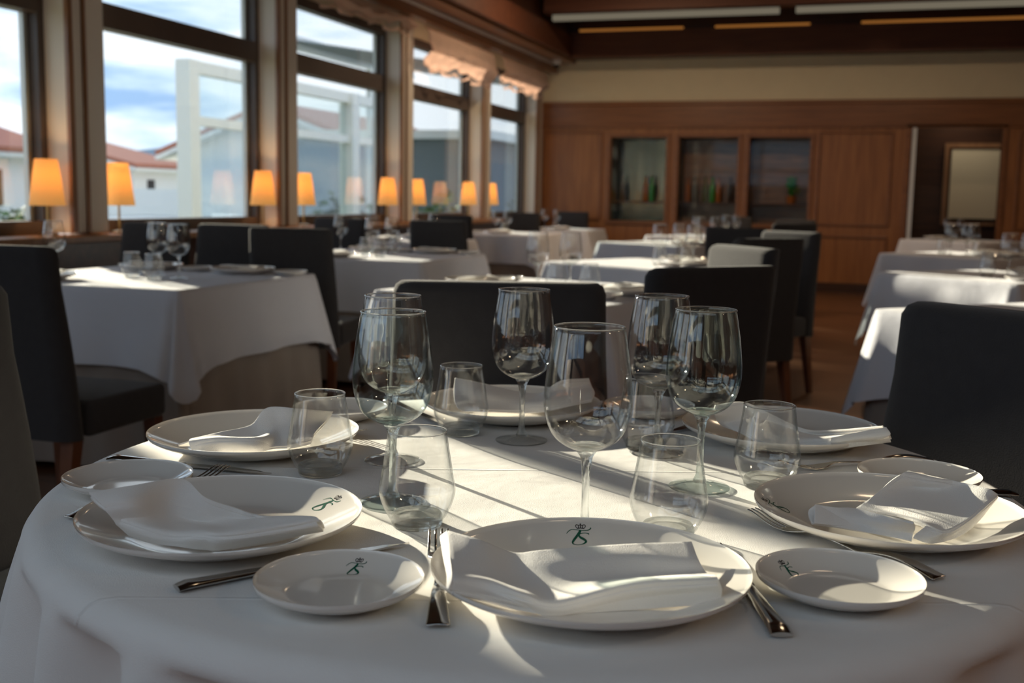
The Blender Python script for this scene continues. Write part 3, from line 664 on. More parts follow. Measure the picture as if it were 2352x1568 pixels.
def two(kind, p0, p1, label, group, flip=False, tilt=0):
    """lay cutlery: p0 handle end pixel, p1 tip pixel"""
    a, b = (Vector(q) if len(q) == 3 and isinstance(q, Vector) else at(q[0], q[1], TT+.003) for q in (p0, p1))
    d = b-a; rz = math.atan2(d.y, d.x)-PI/2; L = .1025 if kind == 'fork' else .1125
    c = (a+b)/2
    o = put(kind, (c.x, c.y, TT+.0008), rz, label, group); return o
G = 'cutlery on the round table'
two('fork', (1006, 1449), (1008, 1229), 'steel fork beside the front plate, tines under the napkin corner', G)
two('knife', (1794, 1456), (1648, 1249), 'steel knife right of the front dinner plate', G)
two('knife', (415, 1350), (940, 1248), 'steel knife lying under the front bread plate, handle to the left', G)
two('fork', (2168, 1332), (1722, 1185), 'steel fork passing under the right bread plate', G)
two('fork', (150, 1194), (525, 1083), 'steel fork under the left front plate, handle end showing', G, flip=False)
two('knife', (248, 1052), (640, 1090), 'steel knife behind the left bread plate', G)
two('fork', (2090, 1058), (1842, 1075), 'steel fork in front of the back right dinner plate', G, flip=True)
two('knife', (1000, 962), (1150, 1010), 'steel knife beside the rear tumblers', G) if False else None
def polar(kind, a, r, rz_off, label):
    a = math.radians(a); c = TC+Vector((r*math.cos(a), r*math.sin(a), 0)); put(kind, (c.x, c.y, TT+.0008), a+PI/2+rz_off, label, G)
polar('knife', 133, .47, .06, 'steel knife left of the rear dinner plate, handle at the rim')
polar('fork', 93.5, .47, .0, 'steel fork right of the rear dinner plate')
polar('knife', 72, .49, .0, 'steel knife between the two rear dinner plates')
polar('fork', 157.5, .47, .0, 'steel fork behind the back left dinner plate')
polar('knife', 13, .49, .1, 'steel knife behind the right-hand dinner plate')

# glasses: positions of the feet
WG = [(-.498, 1.588, 'wine', 'tall clear wine glass at the back centre, in front of the dark chair'), (-.539, 1.200, 'wine_aqua', 'aqua-tinted wine glass at the front left'),
      (-.628, 1.397, 'wine', 'clear wine glass directly behind the aqua-tinted left one'), (None, None, 'wine', 'clear wine glass in the centre, nearest the front plate'),
      (-.288, 1.586, 'wine', 'clear wine glass at the back right, overlapped by a greenish one'), (-.199, 1.412, 'wine_aqua', 'aqua-tinted wine glass at the right of the group')]
for x, y, k, lab in WG:
    if x is None: p = at(1355, 753, TT+.232); x, y = p.x, p.y
    put(k, (x, y, zt_), random.uniform(0, 6), lab, 'wine glasses on the round table')
TG = [((1062, 1014), 'clear water tumbler behind the left wine glasses, before the dark chair'), ((738, 1090), 'clear water tumbler at the left, in front of the back left plate'), ((960, 1212), 'clear water tumbler nearest the front, left of the front plate'),
      ((1541, 1225), 'clear water tumbler nearest the front, right of the centre wine glass'), ((1487, 1022), 'clear water tumbler at the back, behind the right wine glasses'), ((1765, 1110), 'clear water tumbler at the right beside the dinner plate')]
TG = [((1060, 862-0), TG[0][1]), ((735, 905), TG[1][1]), ((959, 991), TG[2][1]), ((1541, 1013), TG[3][1]), ((1487, 867), TG[4][1]), ((1768, 932), TG[5][1])]
for (x, y), lab in TG:
    if y == 862: y = 841
    p = at(x, y, TT+.108); put('tumbler', (p.x, p.y, zt_), random.uniform(0, 6), lab, 'water tumblers on the round table')

# ------------------------------------------------------------------ napkins on the round table
def Z(off, s, rows): return [[at(off[0]+x/s, off[1]+y/s, TT+h/1000.) for x, y, h in r] for r in rows]
NG = 'napkins on the round table'
z6 = ((950, 1150), 2.613)
napkin('napkin', [(Z(*z6, [
    [(205, 185, 46), (400, 240, 42), (600, 315, 27), (780, 300, 30), (1250, 266, 32), (1668, 250, 33)],
    [(215, 300, 42), (420, 340, 35), (610, 380, 24), (800, 370, 26), (1280, 335, 28), (1710, 360, 26)],
    [(230, 400, 38), (430, 440, 30), (640, 490, 20), (850, 500, 18), (1300, 460, 18), (1760, 440, 20)],
    [(238, 462, 36), (450, 485, 30), (660, 560, 24), (860, 600, 18), (1320, 490, 30), (1815, 458, 34)],
    [(228, 500, 33), (430, 540, 24), (640, 600, 17), (855, 648, 12), (1330, 560, 20), (1848, 520, 25)],
    [(216, 533, 30), (430, 572, 22), (650, 625, 15), (850, 655, 10), (1340, 620, 11), (1845, 578, 15)]], ), 7),
    (Z(*z6, [[(205, 185, 45), (225, 340, 41), (238, 455, 37), (216, 532, 31)], [(165, 215, 37), (185, 340, 34), (205, 440, 31), (205, 525, 28)], [(205, 235, 33), (222, 340, 31), (232, 440, 28), (222, 520, 26)]]), 5)],
    tuple(Vector((-.24, .985, TT+.02))), 'white cotton napkin folded long across the front dinner plate', NG)
z1 = ((130, 880), 3.136)
napkin('napkin', [(Z(*z1, [
    [(235, 792, 58), (560, 740, 62), (900, 690, 62), (1075, 822, 48), (1300, 900, 38), (1500, 978, 30)],
    [(330, 880, 50), (560, 845, 54), (800, 830, 46), (1020, 920, 34), (1270, 975, 27), (1640, 962, 34)],
    [(400, 950, 40), (620, 960, 36), (820, 990, 26), (1050, 1010, 22), (1300, 1035, 26), (1840, 964, 44)],
    [(440, 1000, 32), (640, 1040, 30), (860, 1075, 26), (1060, 1075, 30), (1270, 1080, 32), (1900, 990, 42)],
    [(520, 1060, 22), (700, 1125, 17), (880, 1150, 16), (1060, 1160, 15), (1260, 1160, 16), (1930, 1035, 30)]]), 7),
    (Z(*z1, [[(1240, 1090, 31), (1500, 1045, 34), (1840, 966, 43)], [(1250, 1130, 22), (1500, 1110, 24), (1900, 1010, 34)], [(1262, 1190, 10), (1600, 1130, 15), (1925, 1045, 24)]]), 5)],
    tuple(Vector((-.68, 1.0, TT+.02))), 'white cotton napkin draped over the left rim of the left front plate', NG)
z8 = ((1650, 1080), 3.35)
napkin('napkin', [(Z(*z8, [
    [(1060, 296, 26), (1200, 195, 36), (1330, 78, 50), (1440, 14, 58), (1500, 20, 54)],
    [(1200, 320, 26), (1350, 240, 32), (1520, 120, 42), (1640, 70, 52), (1700, 62, 52)],
    [(1360, 345, 27), (1520, 290, 30), (1700, 200, 36), (1840, 120, 46), (1900, 100, 50)],
    [(1520, 390, 28), (1680, 380, 27), (1870, 290, 33), (2000, 190, 44), (2080, 148, 50)],
    [(1600, 420, 27), (1752, 474, 22), (1920, 382, 28), (2070, 250, 40), (2146, 188, 45)]]), 7),
    (Z(*z8, [[(1600, 430, 26), (1752, 478, 22), (1920, 384, 28), (2070, 255, 40), (2146, 190, 45)], [(1530, 480, 20), (1690, 520, 15), (1900, 440, 20), (2060, 300, 30), (2130, 225, 38)], [(1500, 520, 14), (1645, 557, 9), (1860, 500, 13), (2030, 350, 22), (2090, 245, 33)]]), 6),
    (Z(*z8, [[(750, 264, 38), (900, 285, 36), (1060, 298, 34), (1280, 350, 34), (1500, 405, 33)], [(700, 300, 33), (880, 330, 30), (1080, 360, 28), (1300, 400, 28), (1515, 440, 26)],
                [(694, 345, 27), (860, 375, 24), (1080, 410, 21), (1300, 450, 20), (1500, 480, 18)], [(722, 412, 21), (860, 430, 18), (1090, 470, 14), (1300, 505, 12), (1485, 545, 10)]]), 6),
    (Z(*z8, [[(742, 266, 38), (740, 340, 30), (735, 410, 22)], [(900, 300, 33), (900, 365, 26), (890, 425, 19)], [(1100, 350, 26), (1100, 400, 21), (1090, 440, 17)]]), 4)],
    tuple(Vector((.06, 1.3, TT+.02))), 'white cotton napkin folded square with a rolled front edge on the right plate', NG)
napkin('napkin', [(Z(*z1, [
    [(1000, 397, 34), (1180, 355, 40), (1400, 302, 44), (1520, 178, 66), (1750, 185, 66), (1990, 205, 52)],
    [(965, 405, 33), (1170, 385, 37), (1440, 385, 34), (1580, 300, 46), (1740, 290, 48), (1930, 280, 42)],
    [(955, 425, 31), (1160, 400, 38), (1430, 398, 40), (1580, 390, 34), (1700, 390, 34), (1860, 360, 36)],
    [(965, 462, 25), (1150, 468, 24), (1440, 470, 26), (1560, 462, 24), (1680, 452, 24), (1830, 420, 27)]]), 7),
    (Z(*z1, [[(875, 445, 24), (1000, 400, 30), (1000, 398, 31)], [(880, 448, 22), (1000, 452, 20), (1100, 460, 18)]]), 4)],
    tuple(Vector((-.85, 1.38, TT+.02))), 'white napkin with a rolled edge on the back left plate, behind the tumbler', NG)
napkin('napkin', [([[at(1045, 868, TT+.060), at(1095, 878, TT+.054), at(1180, 897, TT+.040), at(1240, 903, TT+.034), at(1288, 874, TT+.058), at(1352, 868, TT+.058)],
    [at(1042, 895, TT+.045), at(1100, 900, TT+.044), at(1180, 912, TT+.033), at(1240, 915, TT+.030), at(1290, 895, TT+.042), at(1358, 885, TT+.046)],
    [at(1045, 925, TT+.030), at(1110, 925, TT+.028), at(1180, 928, TT+.024), at(1240, 925, TT+.027), at(1300, 912, TT+.035), at(1366, 902, TT+.038)],
    [at(1060, 940, TT+.020), at(1120, 942, TT+.018), at(1190, 944, TT+.014), at(1250, 940, TT+.017), at(1300, 930, TT+.024), at(1360, 918, TT+.030)]], 6)],
    tuple(Vector((-.56, 1.77, TT+.02))), 'white napkin folded on the rear plate, seen between the tall glasses', NG)
z7 = ((1400, 860), 2.47)
napkin('napkin', [(Z(*z7, [
    [(600, 172, 62), (760, 156, 66), (900, 215, 52), (1080, 300, 34), (1240, 318, 36), (1550, 292, 56)],
    [(590, 210, 52), (740, 215, 50), (900, 270, 38), (1080, 330, 27), (1260, 345, 29), (1575, 318, 50)],
    [(600, 240, 42), (740, 270, 36), (900, 330, 28), (1080, 365, 25), (1260, 360, 33), (1590, 342, 45)],
    [(640, 280, 30), (760, 330, 24), (900, 392, 18), (1100, 400, 18), (1262, 405, 22), (1600, 362, 39)]]), 7),
    (Z(*z7, [[(1258, 360, 34), (1430, 325, 46), (1570, 300, 55)], [(1255, 385, 28), (1430, 362, 38), (1590, 345, 46)], [(1262, 404, 22), (1430, 385, 30), (1480, 378, 34)]]), 4)],
    tuple(Vector((-.1, 1.74, TT+.02))), 'white napkin on the back right plate, its folded end over the rim', NG)

# ------------------------------------------------------------------ chairs
def panel_back(bm, wb, wt, zb_, zt_, yb, yt, tb, ttp, r=.02):
    """upholstered back, tapering, leaning, softly rounded"""
    n = 14; P = []
    for i in range(n+1):
        t = i/n; w = (wb*(1-t)+wt*t)/2; z = zb_+(zt_-zb_)*t; y = yb*(1-t)+yt*t + .012*math.sin(t*PI); th = tb*(1-t)+ttp*t
        if i == n: w -= r*.6; th *= .55
        if i == n-1: z = zt_-r*.35; w -= r*.15; th *= .92
        if i == n-2: z = zt_-r*1.1
        ring = []; rc = th*.47
        for q, (sx, sy) in enumerate(((1, 1), (-1, 1), (-1, -1), (1, -1))):
            for k in range(6):
                b = PI/2*(q+k/5); ring.append(Vector((sx*(w-rc*1.5)+rc*1.5*math.cos(b), y+sy*(th/2-rc)+rc*math.sin(b), z)))
        P.append(ring)
    V = [[bm.verts.new(p) for p in rr] for rr in P]
    m = len(V[0])
    for a, b in zip(V, V[1:]):
        for k in range(m): bm.faces.new((a[k], a[(k+1) % m], b[(k+1) % m], b[k]))
    bm.faces.new(V[0][::-1]); bm.faces.new(V[-1]); bmesh.ops.recalc_face_normals(bm, faces=bm.faces[:])
def make_chair():
    t = empty('dining_chair', (0, 0, 0), 0, 'x', 'chair')       # faces +Y, backrest at y ~ -.22
    bm = bmesh.new(); panel_back(bm, .475, .425, .345, .95, -.20, -.275, .090, .070); mesh_obj('backrest', bm, 'fabric', t, angle=70)
    bm = bmesh.new(); box(bm, -.235, .235, -.155, .25, .345, .462, bev=.022, seg=3); mesh_obj('seat', bm, 'fabric', t)
    for sx in (-1, 1):
        for y, yy in ((-.19, -.25), (.22, .225)):
            bm = bmesh.new(); V = []
            for z, h, cx, cyy in ((.344, .024, sx*.195, y), (0, .014, sx*.20, yy)): V.append([bm.verts.new((cx+a*h, cyy+b*h, z)) for a, b in ((-1, -1), (1, -1), (1, 1), (-1, 1))])
            for k in range(4): bm.faces.new((V[0][k], V[1][k], V[1][(k+1) % 4], V[0][(k+1) % 4]))
            bm.faces.new(V[0]); bm.faces.new(V[1][::-1]); bmesh.ops.recalc_face_normals(bm, faces=bm.faces[:]); mesh_obj('leg', bm, 'legwood', t, smooth=False)
    return t
ch = make_chair(); chu = []
def chair(bx_, by_, face_deg, label, group='charcoal dining chairs'):
    """bx, by: middle of the top of the backrest; face: direction the sitter looks"""
    a = math.radians(face_deg)-PI/2; o = Vector((0, .275, 0)); o.rotate(Matrix.Rotation(a, 3, 'Z'))
    return place(ch, chu, (bx_+o.x, by_+o.y, 0), a, label, group)
chair(-.722, 2.135, -70, 'charcoal chair facing the camera behind the round table')
chair(.235, 1.97, 230, 'charcoal chair at the right rear of the round table, left side sunlit')
chair(-1.545, 1.43, 0, 'charcoal chair cut off by the left edge, at the left of the round table')
chair(-.39, 2.92, 140, 'dark chair seen from behind, right of the centre, sunlit along its top')
chair(-.47, 4.36, 220, 'grey chair facing the window at the right of the first centre table')
chair(-.47, 5.42, 138, 'dark tall chair seen from behind with wooden legs showing, by the aisle')
chair(-.47, 6.86, 235, 'chair with sunlit top edge facing us beside the second centre table')
chair(-.88, 7.45, 75, 'dark chair behind the glasses of the second centre table')
chair(-.62, 9.4, 130, 'dark chair by the aisle beyond the second centre table')
chair(-.78, 11.8, 250, 'grey chair facing us before the third glazed cabinet')
chair(-1.57, 13.12, 262, 'small dark chair in front of the middle glazed cabinet')
chair(-2.55, 2.72, 90, 'dark chair at far left, seen from behind, at the nearest window table')
chair(-3.35, 2.72, 90, 'dark chair at the nearest window table, beyond the frame edge') if False else None
chair(-3.80, 5.27, 270, 'dark chair on the far side of the nearest window table, left one')
chair(-3.31, 5.27, 270, 'dark chair on the far side of the nearest window table, right one')
chair(-2.64, 4.62, 78, 'dark chair with its seat toward the second window table, seen from behind') if False else None
chair(-2.78, 4.93, 100, 'large dark chair seen from behind at the second window table')
chair(-3.78, 7.48, 270, 'dark chair beyond the second window table, at its window side')
chair(-2.95, 7.32, 90, 'dark chair seen from behind between the second and third window tables')
chair(-3.80, 9.75, 90, 'dark chair seen from behind at the fourth window table')
chair(-3.93, 12.38, 90, 'small dark chair before the last window table')
chair(-3.86, 14.45, 270, 'small dark chair against the far panelling, last window table')
chair(1.35, 8.0, 250, 'dark chair at the far right in front of the doorway surround')

# ------------------------------------------------------------------ square tables
def square_cloth(S, h, ztop, flare, seed, base=False):
    """square cloth over a square top of side S; overhang h, corners fall in folds"""
    bm = bmesh.new(); H = S/2; rc = .02; rnd = random.Random(seed); per = []
    n = 26
    cs = [(H, -H), (H, H), (-H, H), (-H, -H)]
    for q in range(4):
        a, b = Vector(cs[q]), Vector(cs[(q+1) % 4]); d = (b-a).normalized(); nr = Vector((d.y, -d.x))
        for i in range(n): s = i/(n-1); p = a+(b-a)*(rc/S+s*(1-2*rc/S)); per.append((p, nr, s, q))
        c = b; d2 = (Vector(cs[(q+2) % 4])-b).normalized(); nr2 = Vector((d2.y, -d2.x))
        for i in range(1, 9):
            f = i/9; nn = (nr*(1-f)+nr2*f).normalized(); per.append((b-(d-d2)*rc*0-(nr+nr2)*rc+nn*rc*1.0+(nr+nr2)*0, nn, -f, q))
    N = len(per); rings = []
    for k, rr in enumerate((0., .5, .9, 1.0)):
        rings.append([bm.verts.new((p.x*rr-nr.x*(.012 if rr == 1 else 0), p.y*rr-nr.y*(.012 if rr == 1 else 0), ztop)) for p, nr, s, q in per] if rr else [bm.verts.new((0, 0, ztop))])
    rings.append([bm.verts.new((p.x-nr.x*.003, p.y-nr.y*.003, ztop-.003)) for p, nr, s, q in per])
    ph = rnd.uniform(0, 6); M_ = 16
    for i in range(1, M_+1):
        t = i/M_; ring = []
        for j, (p, nr, s, q) in enumerate(per):
            if s < 0:
                f = -s; cdist = math.sin(f*PI); L = h*(1+.40*cdist) if not base else h
                o = flare*1.9*t*(.6+.4*cdist) - .5*flare*t*math.cos(f*PI*4)*(0 if base else 1)*.5
            else:
                e = min(s, 1-s); L = h*(1+(.0 if base else .10*max(0, 1-e*9))); cn_ = math.exp(-e*9)
                o = flare*t*(.35+1.1*cn_)+(.014 if not base else .012)*t*(1+math.sin(s*(17 if not base else 34)+ph+q*2))
            ring.append(bm.verts.new((p.x+nr.x*o, p.y+nr.y*o, ztop-.003-L*t)))
        rings.append(ring)
    for j in range(N): bm.faces.new((rings[0][0], rings[1][j], rings[1][(j+1) % N]))
    for A, B in zip(rings[1:], rings[2:]):
        for j in range(N): k = (j+1) % N; bm.faces.new((A[j], B[j], B[k], A[k]))
    return bm
def square_table(cx, cy_, S, rot, name, seed, base=True):
    t = empty('square_table', (cx, cy_, 0), rot, 'square wooden table under the cloths, '+name, 'table', 'square tables')
    bobj('tabletop', [(-S/2+.014, S/2-.014, -S/2+.014, S/2-.014, .705, .737)], 'legwood', t)
    for sx in (-1, 1):
        for sy in (-1, 1): bobj('leg', [(sx*(S/2-.06)-.025, sx*(S/2-.06)+.025, sy*(S/2-.06)-.025, sy*(S/2-.06)+.025, 0, .7045)], 'legwood', t)
    if base:
        u = mesh_obj('under_cloth', square_cloth(S, .705, .7395, .026, seed+50, True), 'taupe'); u.location = (cx, cy_, 0); u.rotation_euler = (0, 0, rot)
        tag(u, 'long taupe under-cloth reaching the floor, '+name, 'tablecloth', 'taupe under-cloths')
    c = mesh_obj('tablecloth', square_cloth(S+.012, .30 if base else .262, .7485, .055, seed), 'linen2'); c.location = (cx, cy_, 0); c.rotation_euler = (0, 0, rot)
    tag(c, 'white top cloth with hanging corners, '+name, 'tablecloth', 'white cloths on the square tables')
    return t
TABS = {
 'L1': (-3.04, 4.13, 1.08, 0, 'nearest window table'), 'L2': (-3.00, 6.38, 1.10, 0, 'second window table'), 'L3': (-3.86, 8.75, 1.0, 0, 'third window table'),
 'L4': (-3.75, 11.35, .95, 0, 'fourth window table'), 'L5': (-3.75, 13.35, .95, 0, 'last window table'),
 'C1': (-1.26, 4.37, 1.02, -.24, 'first centre table'), 'C2': (-1.24, 6.53, .92, -.50, 'second centre table'),
 'C3': (-1.72, 9.75, .9, -.5, 'third centre table'), 'C4': (-1.75, 12.0, .9, -.4, 'last centre table'),
 'R1': (.68, 4.18, .94, -.76, 'nearest right-hand table'), 'R2': (.66, 6.50, .90, -.76, 'second right-hand table'), 'R3': (.68, 9.15, .92, -.6, 'third right-hand table'), 'R4': (.90, 13.0, .92, -.6, 'last right-hand table')}
for i, (k, (x, y, s, r, nme)) in enumerate(TABS.items()): square_table(x, y, s, r, nme, i, base=k not in ('C1', 'C2', 'C3'))

# place settings on the square tables
def plain(kind, src, loc, rz, label, group):
    """copies too far off to show their print carry none"""
    o = src.copy(); COL.objects.link(o); o.location = loc; o.rotation_euler = (0, 0, rz); tag(o, label, None, group); return o
bm = bmesh.new(); ctrl = [[(-.085, .05, .018), (-.03, .06, .028), (.03, .055, .034), (.09, .045, .03)], [(-.09, .01, .022), (-.03, .02, .030), (.03, .01, .024), (.10, .01, .028)], [(-.09, -.035, .026), (-.03, -.03, .020), (.03, -.035, .026), (.095, -.03, .024)], [(-.085, -.06, .012), (-.03, -.06, .010), (.03, -.062, .012), (.09, -.055, .014)]]
S_ = surf([[Vector(p) for p in r] for r in ctrl], 4); grid(bm, S_)
NP = mesh_obj('napkin', bm, 'napkin', solid=.006); NP['category'] = 'napkin'; npu = []
TZ = .7492
dirs = {0: 'front', 1: 'right-hand', 2: 'far', 3: 'left-hand'}
def settings(tk, sides, items):
    x, y, s, r, nme = TABS[tk]
    for sd_, off in sides:
        a = r + (-PI/2 + sd_*PI/2); ca, sa = math.cos(a), math.sin(a)
        px, py = x+ca*(s/2-.165)-sa*off, y+sa*(s/2-.165)+ca*off
        where = '%s side%s of the %s' % (dirs[sd_], '' if abs(off) < .05 else (' nearer the aisle' if off > 0 else ' nearer the window'), nme)
        plain('plate', PR['plate'], (px, py, TZ), a+PI/2, 'dinner plate, '+where, 'dinner plates on the square tables')
        o = NP if not npu else NP.copy()
        if npu: COL.objects.link(o)
        npu.append(1); o.location = (px, py, TZ+.006); o.rotation_euler = (0, 0, a+PI/2+.3*math.sin(len(npu))); tag(o, 'napkin on the plate, '+where, None, 'napkins on the square tables')
        bx_, by_ = px+sa*.24+ca*.02, py-ca*.24+sa*.02
        if abs(sa*.24) < s: plain('bread', PR['bread'], (bx_, by_, TZ), a, 'bread plate, '+where, 'bread plates on the square tables')
    for k, px, py, w in items:
        lab = {'wine': 'clear wine glass', 'tumbler': 'water tumbler'}[k]+' on the '+nme+', '+w
        put(k, (px, py, TZ+.0003), random.uniform(0, 6), lab, 'glasses on the square tables')
settings('L1', [(0, -.25), (0, .22) if False else (2, .25), (2, -.25)], [('wine', -3.02, 4.19, 'left of the pair'), ('wine', -2.84, 4.08, 'right of the pair'), ('tumbler', -3.04, 4.03, 'before the left glass'), ('tumbler', -2.88, 3.96, 'before the right glass'), ('wine', -3.46, 4.05, 'standing behind the first dark chair, alone')])
settings('L2', [(0, -.1), (2, .2), (2, -.25)], [('wine', -3.03, 6.42, 'left of the pair'), ('wine', -2.93, 6.50, 'right of the pair'), ('tumbler', -2.98, 6.22, 'before the left glass'), ('tumbler', -2.84, 6.12, 'before the right glass'), ('wine', -3.42, 6.75, 'near the window'), ('tumbler', -3.02, 6.75, 'farther back')])
settings('L3', [(0, 0), (2, 0)], [('wine', -3.62, 8.55, 'left one'), ('wine', -3.52, 8.66, 'right one'), ('tumbler', -3.60, 8.38, 'in front')])
settings('L4', [(0, 0)], [('wine', -3.86, 11.25, 'left one'), ('wine', -3.76, 11.35, 'right one'), ('tumbler', -3.72, 11.12, 'in front')])
settings('L5', [(0, .1)], [('wine', -3.98, 13.5, 'left one'), ('wine', -3.85, 13.6, 'right one'), ('tumbler', -3.8, 13.4, 'in front')])
settings('C1', [(1, 0), (3, 0), (0, .1)], [('wine', -1.33, 4.42, 'left of the pair'), ('wine', -1.21, 4.50, 'right of the pair'), ('tumbler', -1.22, 4.32, 'in front of the pair'), ('tumbler', -1.10, 4.40, 'right of the pair')])
settings('C2', [(1, 0), (2, 0)], [('wine', -1.19, 6.42, 'front one'), ('wine', -1.13, 6.75, 'rear one'), ('wine', -1.02, 6.60, 'right one'), ('tumbler', -1.16, 6.26, 'left one'), ('tumbler', -1.02, 6.36, 'right one')])
settings('C3', [(1, 0), (2, 0)], [('wine', -1.42, 9.55, 'left one'), ('wine', -1.32, 9.7, 'middle one'), ('wine', -1.50, 9.85, 'rear one'), ('tumbler', -1.36, 9.45, 'in front')])
settings('C4', [(1, 0)], [('wine', -1.52, 12.0, 'left one'), ('wine', -1.42, 12.1, 'right one'), ('tumbler', -1.5, 11.85, 'in front')])
settings('R1', [(1, 0)], [('wine', .95, 4.25, 'left one'), ('tumbler', .85, 4.3, 'in front')])
settings('R2', [(2, 0), (1, 0)], [('wine', .67, 6.30, 'left of the pair'), ('wine', .77, 6.34, 'right of the pair'), ('tumbler', .58, 6.40, 'left of the pair'), ('tumbler', .80, 6.20, 'right of the pair')])
settings('R3', [(2, 0), (1, 0)], [('wine', .55, 9.05, 'left one'), ('wine', .66, 8.98, 'middle one'), ('wine', .72, 9.2, 'right one'), ('tumbler', .50, 9.18, 'at the left'), ('tumbler', .74, 8.92, 'in front')])
settings('R4', [(3, 0)], [('wine', .74, 12.9, 'left one'), ('wine', .88, 12.95, 'right one'), ('tumbler', .80, 12.75, 'in front')])

# ------------------------------------------------------------------ outside
bobj('ground', [(-120, XW-.3, -30, 140, -.35, -.25)], 'ground', kind=ST)
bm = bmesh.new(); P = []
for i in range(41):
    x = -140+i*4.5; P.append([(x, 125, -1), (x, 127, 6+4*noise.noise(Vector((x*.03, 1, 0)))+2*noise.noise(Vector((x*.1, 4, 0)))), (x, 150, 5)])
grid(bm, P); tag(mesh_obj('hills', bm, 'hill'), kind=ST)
def house(x0, x1, y0, y1, eave, ridge, label, axis='x'):
    t = empty('house', ((x0+x1)/2, (y0+y1)/2, -.25), 0, label, 'house', 'white houses outside')
    w, d = (x1-x0)/2, (y1-y0)/2; e, r = eave+.25, ridge+.25
    bm = bmesh.new()
    if axis == 'x':   # ridge runs along x, gables at x ends
        V = [bm.verts.new(p) for p in ((-w, -d, 0), (w, -d, 0), (w, d, 0), (-w, d, 0), (-w, -d, e), (w, -d, e), (w, d, e), (-w, d, e), (-w, 0, r), (w, 0, r))]
        for f in ((0, 1, 5, 4), (2, 3, 7, 6), (1, 2, 6, 9, 5), (3, 0, 4, 8, 7), (4, 5, 9, 8), (6, 7, 8, 9)): bm.faces.new([V[i] for i in f])
    else:
        V = [bm.verts.new(p) for p in ((-w, -d, 0), (w, -d, 0), (w, d, 0), (-w, d, 0), (-w, -d, e), (w, -d, e), (w, d, e), (-w, d, e), (0, -d, r), (0, d, r))]
        for f in ((0, 1, 5, 8, 4), (2, 3, 7, 9, 6), (1, 2, 6, 5), (3, 0, 4, 7), (5, 6, 9, 8), (7, 4, 8, 9)): bm.faces.new([V[i] for i in f])
    mesh_obj('wall', bm, 'render', t, smooth=False)
    for nm_, m, lift, th in (('roof', 'tile', .06, .14), ('eave_board', 'white_paint', -.10, .12)):
        bm = bmesh.new(); o = .55
        if axis == 'x':
            k = (r-e)/d
            for s in (-1, 1):
                a = [(-w-o, s*(d+o), e-k*o), (w+o, s*(d+o), e-k*o), (w+o, 0, r), (-w-o, 0, r)]; grid(bm, [[(a[0][0], a[0][1], a[0][2]+lift), (a[3][0], a[3][1], a[3][2]+lift)], [(a[1][0], a[1][1], a[1][2]+lift), (a[2][0], a[2][1], a[2][2]+lift)]])
        else:
            k = (r-e)/w
            for s in (-1, 1):
                a = [(s*(w+o), -d-o, e-k*o), (s*(w+o), d+o, e-k*o), (0, d+o, r), (0, -d-o, r)]; grid(bm, [[(a[0][0], a[0][1], a[0][2]+lift), (a[3][0], a[3][1], a[3][2]+lift)], [(a[1][0], a[1][1], a[1][2]+lift), (a[2][0], a[2][1], a[2][2]+lift)]])
        mesh_obj(nm_, bm, m, t, smooth=False, solid=th)
    bobj('window', [(w+.001, w+.05, -d*.4, -d*.1, e*.35, e*.75)], 'black', t)
house(-30, -23.4, 24, 27, 2.3, 3.2, 'white house with a red tiled roof seen through the leftmost window', 'y')
house(-36.5, -28.5, 38, 41, 2.2, 3.1, 'white house whose red roof slopes down behind the second lamp', 'y')
house(-21.8, -14.6, 31.5, 41, 2.5, 3.85, 'white gabled house with a red roof edge, behind the glass screen', 'y')
# glass screen beside the building
pv = empty('glass_screen', (-8.0, 13.5, -.25), 0, 'pale framed glass screen standing outside the second and third windows', 'glass screen')
def post(x, y, z1, r=.08): return (x-r, x+r, y-r, y+r, 0, z1)
hz = 2.95
bobj('screen_frame', [post(0, -1.75, hz, .10), post(0, .35, hz), post(0, 2.6, hz, .12), post(0, 4.8, hz),
    (-.07, .07, -1.64, 4.71, 2.80, 2.95), (-.06, .06, -1.64, 4.71, 2.18, 2.29), (-.06, .06, -1.64, 4.71, .55, .65)], 'alu', pv)
bobj('screen_glass', [(-.01, .01, -1.64, 4.7, .66, 2.17), (-.01, .01, -1.64, 4.7, 2.30, 2.79)], 'tintpane', pv)
bobj('green_panel', [(-.03, .03, -1.64, 4.7, .05, .54)], 'leaf', pv)
aw = empty('awning', (-9.4, 21.2, 3.3), 0, 'grey folding awning outside above the third window', 'awning')
bm = bmesh.new(); grid(bm, [[(-1.6, -2.2, .75), (2.2, -2.2, .15)], [(-1.6, 2.2, .75), (2.2, 2.2, .15)]]); mesh_obj('awning_fabric', bm, 'grey_awning', aw, smooth=False, solid=.03)
bobj('awning_box', [(-1.8, -1.61, -2.3, 2.3, .65, .9)], 'alu', aw)
bobj('awning_post', [(-1.8, -1.7, -2.3, -2.2, -3.55, .64)], 'alu', aw); bobj('awning_post', [(-1.8, -1.7, 2.2, 2.3, -3.55, .64)], 'alu', aw)
an = empty('annex', (-12.0, 27.5, -.25), 0, 'grey flat-roofed annex building beyond the glass screen', 'building')
bobj('wall', [(-2.4, 3.2, -3, 3, 0, 2.7)], 'grey_awning', an); bobj('flat_roof', [(-2.7, 3.5, -3.3, 3.3, 2.701, 2.9)], 'alu', an)
bobj('window', [(3.201, 3.25, -2.4, -.6, .5, 2.2)], 'pane', an); bobj('window', [(3.201, 3.25, .6, 2.4, .5, 2.2)], 'pane', an)
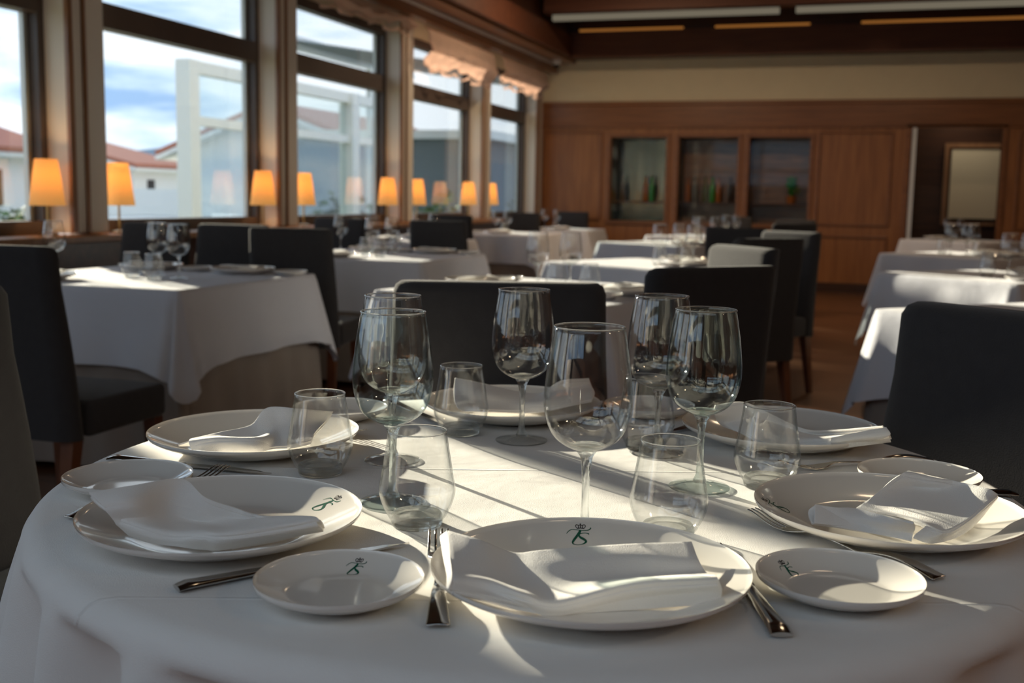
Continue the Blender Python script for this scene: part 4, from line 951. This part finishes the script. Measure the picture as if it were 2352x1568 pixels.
# parked car
pc_ = at(357, 447, .5) if False else None
car = empty('car', (-15.4, 21.2, -.25), .9, 'white car parked outside before the houses', 'car')
bm = bmesh.new(); box(bm, -2.1, 2.1, -.85, .85, .28, .85, bev=.12, seg=3); mesh_obj('body', bm, 'white_paint', car)
bm = bmesh.new(); V0 = [(-1.7, -.78, .852), (1.1, -.78, .852), (1.1, .78, .852), (-1.7, .78, .852)]; V1 = [(-1.2, -.62, 1.42), (.45, -.62, 1.42), (.45, .62, 1.42), (-1.2, .62, 1.42)]
a_ = [bm.verts.new(p) for p in V0]; b_ = [bm.verts.new(p) for p in V1]
for k in range(4): bm.faces.new((a_[k], a_[(k+1) % 4], b_[(k+1) % 4], b_[k]))
bm.faces.new(a_[::-1]); bm.faces.new(b_); mesh_obj('cabin', bm, 'white_paint', car, smooth=False)
for sx in (-1.3, 1.35):
    for sy in (-.8, .8):
        bm = bmesh.new(); lathe(bm, [(0, -.1), (.28, -.1), (.32, -.06), (.32, .06), (.28, .1), (0, .1)], 24); o = mesh_obj('wheel', bm, 'black', car, angle=40); o.location = (sx, sy, .32); o.rotation_euler = (PI/2, 0, 0)
# shrubs
def shrub(x, y, r, h, m, label):
    bm = bmesh.new(); rnd = random.Random(int(x*37+y*11))
    for i in range(420):
        u = rnd.uniform(0, 2*PI); v = math.acos(rnd.uniform(-.3, 1)); rr = rnd.uniform(.55, 1.0)
        p = Vector((r*rr*math.sin(v)*math.cos(u), r*rr*math.sin(v)*math.sin(u), h*.35+h*.6*rr*math.cos(v))); d = Vector((rnd.uniform(-1, 1), rnd.uniform(-1, 1), rnd.uniform(-.4, 1))).normalized(); s = d.cross(Vector((0, 0, 1)))*.05; L = rnd.uniform(.08, .17)
        bm.faces.new([bm.verts.new(q) for q in (p-s, p+d*L*.5-s*1.6, p+d*L, p+d*L*.5+s*1.6, p+s)])
    t = empty('shrub', (x, y, -.25), 0, label, 'shrub', 'shrubs outside the windows')
    mesh_obj('foliage', bm, m, t, smooth=False)
    bm = bmesh.new(); tube(bm, [(0, 0, 0), (.02, 0, h*.3), (0, .02, h*.55)], [.05, .035, .015], 8); mesh_obj('stem', bm, 'legwood', t)
for i, (x, y, r, h, m, lab) in enumerate(((-9.5, 8.9, .9, 1.2, 'dryleaf', 'dry brownish shrub outside the leftmost window'), (-12.5, 11.6, 1.1, 1.15, 'dryleaf', 'dry shrub outside behind the second lamp'), (-13.5, 15.0, 1.0, 1.2, 'leaf', 'green shrub outside left of the pavilion corner'),
      (-10.6, 13.6, .8, .95, 'dryleaf', 'low dry shrub just left of the pavilion corner'), (-7.1, 12.9, .45, .95, 'leaf', 'green shrub at the foot of the pavilion'), (-7.0, 17.9, .8, 1.5, 'leaf', 'green shrub outside the fourth window'), (-6.6, 22.5, 1.0, 1.8, 'leaf', 'green shrub outside the last window'))):
    shrub(x, y, r, h, m, lab)
